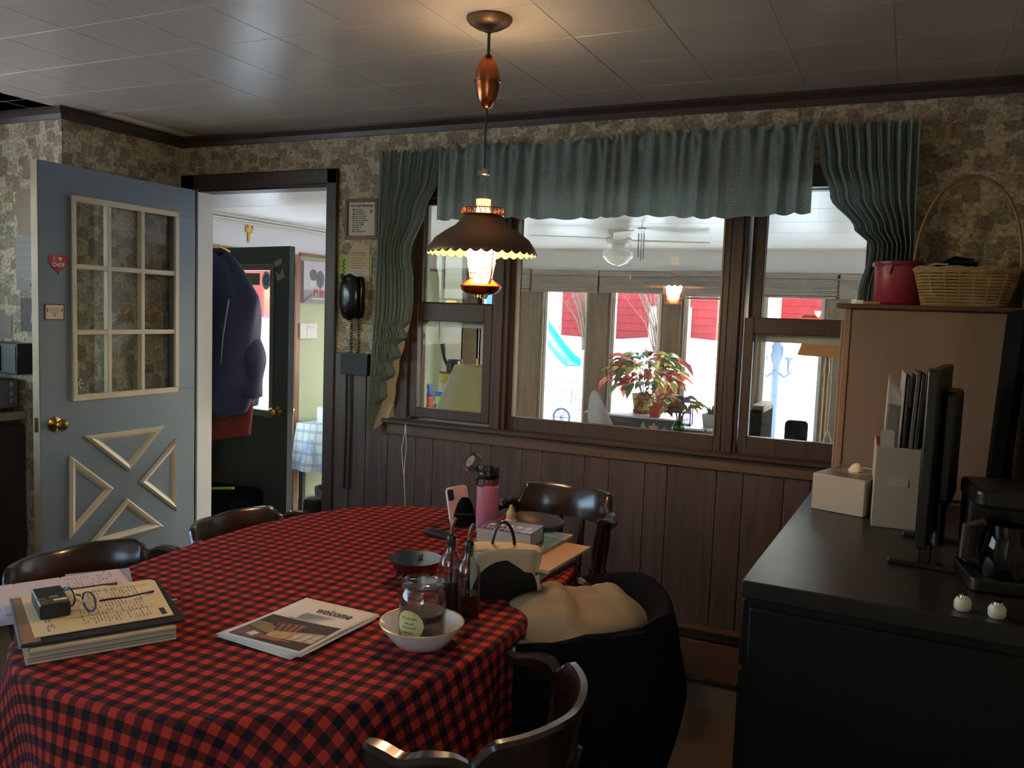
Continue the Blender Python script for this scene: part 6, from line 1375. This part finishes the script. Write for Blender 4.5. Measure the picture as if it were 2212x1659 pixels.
# ------------------------------------------------------------------ right side: counter, cabinet and what stands on them
KZ = .912; RZR = -1.6
K = thing('kitchen_counter', 'long black counter along the right wall', 'cabinet', (2.236, -1.515, 0), RZR)
W_ = .585
M_ktop = mat('counter_laminate', (40, 36, 34), .33, spec=.4, noise=(30, .2)); M_kbody = mat('counter_black', (15, 14, 15), .5, spec=.3)
q = MB(); q.box(0, W_ - .01, 0, 1.205, KZ - .04, KZ); part('worktop', q, M_ktop, K, bevel=.003)
q = MB(); q.box(.012, W_ - .012, .014, 1.19, .09, KZ - .041); part('carcass', q, M_kbody, K)
q = MB(); q.box(.04, W_ - .012, .05, 1.19, 0, .09); part('plinth', q, M_kbody, K)
for k in range(3):
    y0 = .02 + .393 * k; q = MB(); q.box(.0, .012, y0, y0 + .385, .10, .70); part('door', q, M_kbody, K, bevel=.003); q = MB(); q.box(.0, .012, y0, y0 + .385, .71, KZ - .05); part('drawer', q, M_kbody, K, bevel=.003)
q = MB(); q.box(.02, W_ - .02, .002, .014, .12, KZ - .06); part('end_panel', q, M_kbody, K, bevel=.003)
# tall cabinet against the back wall corner
CB = thing('tall_cabinet', 'tall brown cabinet in the corner beside the window', 'cabinet', (2.335, -.29, 0)); CT = 1.541
q = MB(); q.box(0, .018, 0, .255, 0, CT); q.box(.018, .52, .01, .255, 0, CT); part('carcass', q, M_cab, CB, bevel=.002)
q = MB(); q.box(.012, .525, -.004, .01, .92, CT - .003); part('side_panel', q, M_cab, CB, bevel=.002)
q = MB(); q.box(-.002, .018, -.008, .0, .0, CT); part('edge_stile', q, mat('cabinet_stile', (150, 116, 92), .5, wood=('z', 14, .08)), CB, bevel=.002)
q = MB(); q.box(-.03, .528, -.03, .262, CT, CT + .016); part('top', q, mat('cabinet_top', (92, 66, 54), .45, wood=('x', 20, .2)), CB, bevel=.003)
q = MB(); q.box(-.014, .0, .012, .25, .05, CT - .04); part('door', q, M_cab, CB, bevel=.003)
CT2 = CT + .0165
t = thing('red_tub', 'dark red plastic tub with a lid on the tall cabinet', 'tub', (2.487, -.13, CT2))
q = MB(); q.lathe([(0, 0), (.073, 0), (.0765, .004), (.079, .135), (0, .135)], 36); part('tub_body', q, mat('tub_red', (150, 48, 66), .35), t)
q = MB(); q.lathe([(0, .134), (.084, .134), (.086, .137), (.086, .150), (.080, .153), (.074, .149), (0, .149)], 36); part('lid', q, mat('tub_lid', (128, 34, 52), .35), t)
q = MB(); q.prism([(-.012, 0), (.012, 0), (.004, -.03), (-.004, -.03)], -.0, .003, WALL(-.03, -.078, .137, -20)); part('lid_tab', q, MATS['tub_lid'], t)
# wicker basket
BX, BY = 2.694, -.165
t = thing('wicker_basket', 'honey wicker basket with a tall hoop handle on the tall cabinet', 'basket', (BX, BY, CT2)); M_wick = mat('wicker', (168, 142, 100), .55, noise=(30, .2)); M_wick2 = mat('wicker_hoop', (150, 112, 76), .5, noise=(30, .2))
def ring(rx, ry, z, n=44, pw=3.2):
    o = []
    for k in range(n):
        a = 2 * PI * k / n; c, s = math.cos(a), math.sin(a); f = (abs(c) ** pw + abs(s) ** pw) ** (-1 / pw); o.append((rx * c * f, ry * s * f, z))
    return o
HB = .118
for k in range(11):
    z = .008 + (HB - .012) * k / 10; f = z / HB; rx, ry = .126 + .030 * f, .078 + .028 * f; pts = ring(rx, ry, z)
    pts = [(x * (1 + .018 * math.sin(PI * (i + k))), y * (1 + .018 * math.sin(PI * (i + k))), z_) for i, (x, y, z_) in enumerate(pts)]
    q = MB(); q.tube([Vector(p) * (1) + Vector((0, 0, .0)) for p in pts], .0044, 5, True); part('woven_strand', q, M_wick, t)
for i in range(22):
    k = i * 2; p0 = ring(.126, .078, .004)[k]; p1 = ring(.156, .106, HB)[k]; q = MB(); q.tube([p0, p1], .0035, 5); part('stake', q, M_wick, t)
for dz in (0, .006): q = MB(); pts = [(x, y, HB + .002 + dz + .003 * math.sin(i * 1.4 + dz * 300)) for i, (x, y, z) in enumerate(ring(.158, .108, HB))]; q.tube(pts, .006, 6, True); part('braided_rim', q, M_wick, t)
q = MB(); q.prism([(p[0], p[1]) for p in ring(.125, .077, 0)], .0, .006); part('basket_floor', q, M_wick, t)
q = MB()
for o in (-.006, .0, .006): q.tube([(.160 * math.cos(a) * (1.0), o, .10 + .335 * math.sin(a) ** .85) for a in [PI * k / 32 for k in range(33)]], .0052, 6)
part('hoop_handle', q, M_wick2, t)
t = thing('cable_bundle', 'dark coiled cables heaped in the wicker basket', 'cable', (BX - .035, BY, CT2 + .008)); R_ = random.Random(5)
q = MB(); pts = [(.07 * math.cos(2.4 * k) * (.5 + .5 * R_.random()), .045 * math.sin(2.4 * k), .02 + .118 * k / 26 + .01 * R_.random()) for k in range(27)]; q.tube(pts, .006, 6); part('black_cord', q, M_black, t)
q = MB(); q.tube([(.0, -.04, .05), (.03, -.02, .12), (.05, -.01, .148), (.0, .0, .156), (-.05, -.01, .13), (-.07, -.02, .06)], .008, 6); q.tube([(-.02, -.04, .05), (0, -.03, .13), (.06, .0, .138), (.08, .01, .06)], .008, 6); part('thick_cord', q, M_blackcloth, t)
q = MB(); q.tube([(-.085, -.03, .10), (-.08, -.035, .128), (-.06, -.03, .135), (-.02, -.02, .134)], .003, 6); part('white_cord', q, M_string, t)
t = thing('yellow_ball', 'yellow ball among tan scraps in the wicker basket', 'ball', (BX + .045, BY - .02, CT2 + .007)); q = MB(); q.ball((0, 0, .108), .022, 16, 10); part('ball_body', q, mat('ball_yellow', (206, 164, 56), .5), t); q = MB(); q.prism(rrect(-.06, .03, -.02, .02, .01), .0, .088); part('tan_block', q, M_wick2, t)
t = thing('white_case', 'tiny white case at the front of the tall cabinet top', 'case', (2.372, -.24, CT2)); q = MB(); q.prism(rrect(-.014, .014, -.01, .01, .003), 0, .011); part('case_body', q, M_white, t, bevel=.001); q = MB(); q.box(-.015, .015, -.011, .011, .011, .013); part('lid', q, M_white, t)
t = thing('tan_matchbox', 'flat tan box beside the white case on the tall cabinet', 'box', (2.413, -.245, CT2)); q = MB(); q.box(-.026, .026, -.014, .014, 0, .010); part('sleeve', q, mat('box_tan', (160, 124, 92), .6), t); q = MB(); q.box(-.027, .028, -.012, .012, .002, .008); part('tray', q, M_paperw, t)
# tissue box, magazine file
t = thing('tissue_box', 'white tissue box with a silvery top on the black counter', 'tissue box', (2.296, -.655, KZ + .0005), -18)
q = MB(); q.box(0, .160, 0, .255, 0, .112); part('carton', q, mat('tissue_white', (172, 160, 148), .55), t, bevel=.002)
q = MB(); q.box(.003, .157, .003, .252, .112, .113); part('top_panel', q, mat('tissue_top', (96, 88, 90), .3), t)
q = MB(); q.box(.028, .132, .085, .2, .113, .1136); part('film_window', q, mat('film_silver', (180, 182, 190), .12, .6), t)
q = MB(); q.box(.03, .16, .215, .235, .113, .1134); part('pale_stripe', q, M_white, t)
q = MB(); q.grid(10, 8, lambda u, v: (.08 + (.022 * (1 - v) ** .5 + .004) * math.cos(2 * PI * u), .13 + (.014 * (1 - v) ** .5 + .004) * math.sin(2 * PI * u) + .008 * v, .113 + .026 * v + .004 * math.sin(8 * u)), True); part('tissue', q, mat('tissue_cream', (216, 196, 166), .85), t, ang=80)
t = thing('magazine_file', 'white upright magazine file on the black counter', 'file holder', (2.474, -.80, KZ + .0005), 3)
q = MB(); q.box(0, .116, 0, .003, 0, .232); q.box(0, .003, .003, .26, 0, .232); q.box(.113, .116, .003, .26, 0, .232); q.box(.003, .113, .257, .26, 0, .232); q.box(.003, .113, .003, .257, 0, .003); part('file_body', q, mat('file_white', (160, 150, 136), .6), t, bevel=.001, seg=1)
q = MB(); q.box(.036, .088, -.001, .0, .122, .146); part('label_plate', q, mat('file_label', (170, 162, 150), .4), t)
M_f1 = mat('folder_grey', (96, 98, 100), .4); M_f2 = mat('folder_steel', (150, 148, 144), .35); M_f3 = mat('folder_navy', (44, 52, 64), .45); M_f4 = mat('folder_dark', (52, 50, 52), .4)
def sheet(lab, x, y0, y1, h, th, m_, tilt=0, nm='folder', cat='folder'):
    o = thing(nm, lab, cat, (2.474 + x, -.80 + y0, KZ + .004)); o.rotation_euler = (0, math.radians(tilt), math.radians(3))
    q = MB(); q.prism(rrect(0, y1 - y0, 0, h, .006), -th, 0, Matrix(((0, 0, 1, 0), (1, 0, 0, 0), (0, 1, 0, 0), (0, 0, 0, 1)))); part('cover', q, m_, o, bevel=.001, seg=1); q = MB(); q.box(-th * .75, -th * .25, .004, y1 - y0 + .002, .006, h - .004); part('pages', q, M_f2, o); return o
sheet('light silver folder in the magazine file, second from the left', .056, .03, .235, .438, .004, M_f2, 1)
sheet('dark grey folder in the magazine file, left of the steel one', .068, .03, .235, .43, .008, M_f4, 1); sheet('steel grey folder standing middle in the magazine file', .084, .03, .235, .442, .010, M_f1, 2)
sheet('blackish folder right of the steel one in the magazine file', .098, .03, .235, .44, .010, M_f4, 2)
o = sheet('tall navy binder at the right end of the magazine file', .112, .03, .235, .45, .012, M_f3, 4); q = MB(); q.box(-.013, .001, -.0016, .0, .414, .452); part('pale_tab', q, mat('tab_pale', (176, 160, 150), .5), o)
o = thing('white_papers', 'curled white papers leaning out of the magazine file', 'paper', (2.474 + .018, -.80 + .085, KZ + .004)); o.rotation_euler = (0, math.radians(1), math.radians(-52))
q = MB(); q.grid(8, 14, lambda u, v: (.004 - .016 * math.sin(v * 2.2) * (1 - u), .075 * u * (1 - .55 * v ** 3), .435 * v * (1 - .12 * u))); part('sheet', q, mat('sheet_white', (206, 196, 198), .7), o, solid=.001)
q = MB(); q.grid(8, 12, lambda u, v: (.010 - .012 * math.sin(v * 2) * (1 - u), -.004 + .078 * u, .345 * v * (1 - .03 * u))); part('sheet', q, mat('sheet_grey', (150, 144, 148), .7), o, solid=.001)
o = thing('white_tag', 'rounded white tag with red papers at the left of the file', 'tag', (2.474 + .020, -.80 + .02, KZ + .004), 3)
q = MB(); q.prism(rrect(-.012, .024, 0, .275, .01), -.002, 0, WALL(0, 0, 0)); part('tag_card', q, mat('tag_white', (176, 168, 160), .6), o); q = MB(); q.prism([(-.014, 0), (-.010, 0), (-.008, .235), (-.018, .256), (-.022, .254)], -.006, -.004, WALL(0, 0, 0)); part('red_slip', q, mat('slip_red', (150, 40, 52), .6), o)
# monitor, seen edge on, with a wide stand
t = thing('flat_monitor', 'black flat monitor seen edge on, standing on the black counter', 'monitor', (2.603, -1.135, KZ + .0005), -6)
q = MB(); q.box(-.012, .012, -.10, .36, .055, .475); part('screen_shell', q, M_black, t, bevel=.004)
q = MB(); q.box(-.0135, -.012, -.088, .348, .07, .463); part('screen_panel', q, M_blackgloss, t)
q = MB(); q.box(.012, .05, .04, .22, .14, .42); part('rear_housing', q, M_black, t, bevel=.012)
q = MB(); q.tube([(.02, .13, .2), (.02, .13, .02)], .016, 10); part('neck', q, M_black, t)
for y in (-.04, .27): q = MB(); q.prism(rrect(-.075, .09, y - .018, y + .018, .008), 0, .012); q.box(-.01, .02, y - .012, y + .012, .012, .06); part('foot', q, M_black, t, bevel=.003)
# dark coffee maker and shakers in the shade
t = thing('coffee_maker', 'black coffee maker in the dark corner of the counter', 'coffee maker', (2.755, -1.22, KZ + .0005), 8)
q = MB(); q.prism(rrect(-.075, .075, -.10, .10, .02), 0, .03); part('base', q, M_black, t, bevel=.004)
q = MB(); q.prism(rrect(-.07, .07, .02, .10, .02), .03, .20); part('tower', q, M_black, t, bevel=.006)
q = MB(); q.prism(rrect(-.075, .075, -.10, .10, .025), .185, .225); part('brew_head', q, M_black, t, bevel=.01, seg=3)
q = MB(); q.lathe([(0, .032), (.052, .032), (.058, .08), (.045, .13), (.04, .145), (.037, .145), (.042, .13), (.055, .08), (.05, .036), (0, .036)], 24, Matrix.Translation((0, -.045, 0))); part('carafe', q, glass('smoke_glass', (110, 104, 100)), t)
q = MB(); q.tube([(-.05, -.06, .15), (-.088, -.07, .14), (-.09, -.07, .07), (-.058, -.06, .06)], .008, 8); part('carafe_handle', q, mat('handle_brown', (70, 56, 50), .35), t)
def shaker(lab, x, y):
    t = thing('salt_shaker', lab, 'shaker', (x, y, KZ + .0005), group='glass shakers on the counter'); q = MB(); q.lathe([(0, 0), (.014, 0), (.0165, .004), (.0165, .018), (.012, .026), (0, .026)], 12); part('glass_body', q, mat('shaker_white', (206, 200, 180), .3), t); q = MB(); q.lathe([(0, .026), (.010, .026), (.009, .032), (0, .034)], 14); part('cap', q, M_chrome, t)
shaker('small white shaker at the counter edge, nearer the monitor', 2.672, -1.472); shaker('second small white shaker at the counter edge, nearer the wall', 2.732, -1.486)
t = thing('dark_band_board', 'tall black board put in for the dark band beside the tall cabinet', 'board', (2.795, -.76, KZ + .0005))  # board put in to make the dark band along the right wall
q = MB(); q.prism([(-.01, 0), (.01, 0), (.036, .632), (.016, .632)], 0, .44, Matrix(((1, 0, 0, 0), (0, 0, 1, 0), (0, 1, 0, 0), (0, 0, 0, 1)))); part('board_panel', q, M_blackcloth, t, bevel=.002)
q = MB(); q.prism([(-.014, 0), (-.009, 0), (-.009, .02), (-.014, .02)], 0, .44, Matrix(((1, 0, 0, 0), (0, 0, 1, 0), (0, 1, 0, 0), (0, 0, 0, 1)))); part('bottom_strip', q, M_black, t)

# ------------------------------------------------------------------ left kitchen edge: counter, toaster oven, papers on the wall
K2 = thing('left_counter', 'dark base cabinet with a tan edged top behind the open door', 'cabinet', (-1.93, -2.9, 0))
q = MB(); q.box(-.035, .63, 0, 2.17, .885, .925); part('worktop', q, mat('counter_tan', (160, 138, 104), .4), K2, bevel=.004)
q = MB(); q.box(-.03, .60, .01, 2.16, .09, .884); part('carcass', q, M_darkv, K2)
for k in range(4):
    q = MB(); q.box(.60, .618, .02 + .54 * k, .02 + .54 * k + .53, .12, .86); d = part('door', q, M_darkv, K2, bevel=.004); q = MB(); q.ball((.63, .1 + .54 * k, .75), .014, 12, 8); part('knob', q, M_brass, d)
q = MB(); q.box(-.03, .55, .02, 2.15, 0, .09); part('plinth', q, M_black, K2)
t = thing('toaster_oven', 'dim grey toaster oven on the left counter behind the door edge', 'toaster oven', (-1.46, -.93, .9255), 0)
q = MB(); q.box(-.14, .12, -.18, .19, .012, .155); part('oven_body', q, mat('oven_grey', (120, 112, 106), .4, .3), t, bevel=.008)
q = MB(); q.box(.12, .124, -.16, .09, .03, .14); part('glass_door', q, M_blackgloss, t)
for z in (.05, .09, .13): q = MB(); q.lathe([(0, 0), (.012, 0), (.012, .012), (0, .012)], 14, Matrix.Translation((.12, .145, z)) @ Matrix.Rotation(PI / 2, 4, 'Y')); part('knob', q, M_chrome, t)
q = MB(); q.tube([(.13, -.15, .135), (.135, -.03, .135), (.13, .08, .135)], .005, 6); part('handle', q, M_chrome, t)
for x in (-.1, .1):
    for y in (-.14, .15): q = MB(); q.lathe([(0, 0), (.012, 0), (.012, .013), (0, .013)], 10, Matrix.Translation((x, y, 0))); part('foot', q, M_black, t)
t = thing('wall_microwave', 'black microwave mounted on the wall above the left toaster oven', 'microwave', (-1.5, YR, 1.11))
q = MB(); q.box(-.25, .28, -.012 - .1, -.0, 0, .145); part('body', q, M_black, t, bevel=.004)
q = MB(); q.box(-.24, .16, -.116, -.112, .012, .133); part('door_glass', q, M_blackgloss, t); q = MB(); q.box(.18, .27, -.115, -.112, .012, .133); part('control_panel', q, mat('panel_grey', (52, 50, 50), .4), t)
def wallpaper_sheet(nm, lab, x0, x1, z0, z1, c, deco=None):
    t = thing(nm, lab, 'paper'); t.matrix_world = WALL((x0 + x1) / 2, YR - .001, (z0 + z1) / 2)
    hw, hh = (x1 - x0) / 2, (z1 - z0) / 2; q = MB(); q.prism(rect(-hw, hw, -hh, hh), 0, .0015); part('sheet', q, c, t, smooth=False)
    return t, hw, hh
t, hw, hh = wallpaper_sheet('wall_calendar', 'calendar picture page hung high on the wall left of the open door', -1.367, -1.13, 1.767, 1.987, mat('calendar_tan', (150, 130, 108), .6))
q = MB(); q.prism([(-.02, -hh + .01), (hw - .01, -hh + .01), (hw - .01, .06), (.05, .09), (.03, .06), (.0, 0)], .0015, .002); part('figure_print', q, mat('calendar_brown', (96, 70, 58), .6), t, smooth=False)
t, hw, hh = wallpaper_sheet('calendar_sheet', 'lined calendar sheet below the picture page on the left wall', -1.382, -1.13, 1.562, 1.762, mat('calendar_grey', (150, 142, 134), .6))
for k in range(5): q = MB(); q.prism(rect(-hw + .01, hw - .01, hh - .03 - .035 * k, hh - .028 - .035 * k), .0015, .0018); part('rule_line', q, M_inkgrey, t, smooth=False)
t, hw, hh = wallpaper_sheet('wall_note', 'small grey note below the calendar sheet on the left wall', -1.376, -1.14, 1.508, 1.558, mat('note_grey', (138, 132, 124), .6))
q = MB(); q.prism(rect(-.02, .03, -.004, .004), .0015, .002); part('note_print', q, M_ink, t, smooth=False)
t, hw, hh = wallpaper_sheet('wall_photo', 'dark photo of glassware on the wall under the small grey note', -1.35, -1.13, 1.31, 1.47, mat('photo_dim', (78, 64, 58), .5, noise=(25, .4)))
for k, (x, r_) in enumerate(((-.04, .25), (.0, -.05), (.05, .3))): q = MB(); q.prism([(x, -.04), (x + .006, -.04), (x + .006 + .06 * r_, .03), (x + .06 * r_, .03)], .0015, .002); part('glint', q, mat('glint_pale', (170, 160, 150), .5), t, smooth=False)
t, hw, hh = wallpaper_sheet('pinned_card', 'pale card pinned at the frame edge above the microwave', -1.60, -1.42, 1.27, 1.38, mat('card_dim', (140, 128, 116), .6))
q = MB(); q.prism(circ(0, hh - .012, .005, 10), .0015, .005); part('pin', q, M_redl, t)
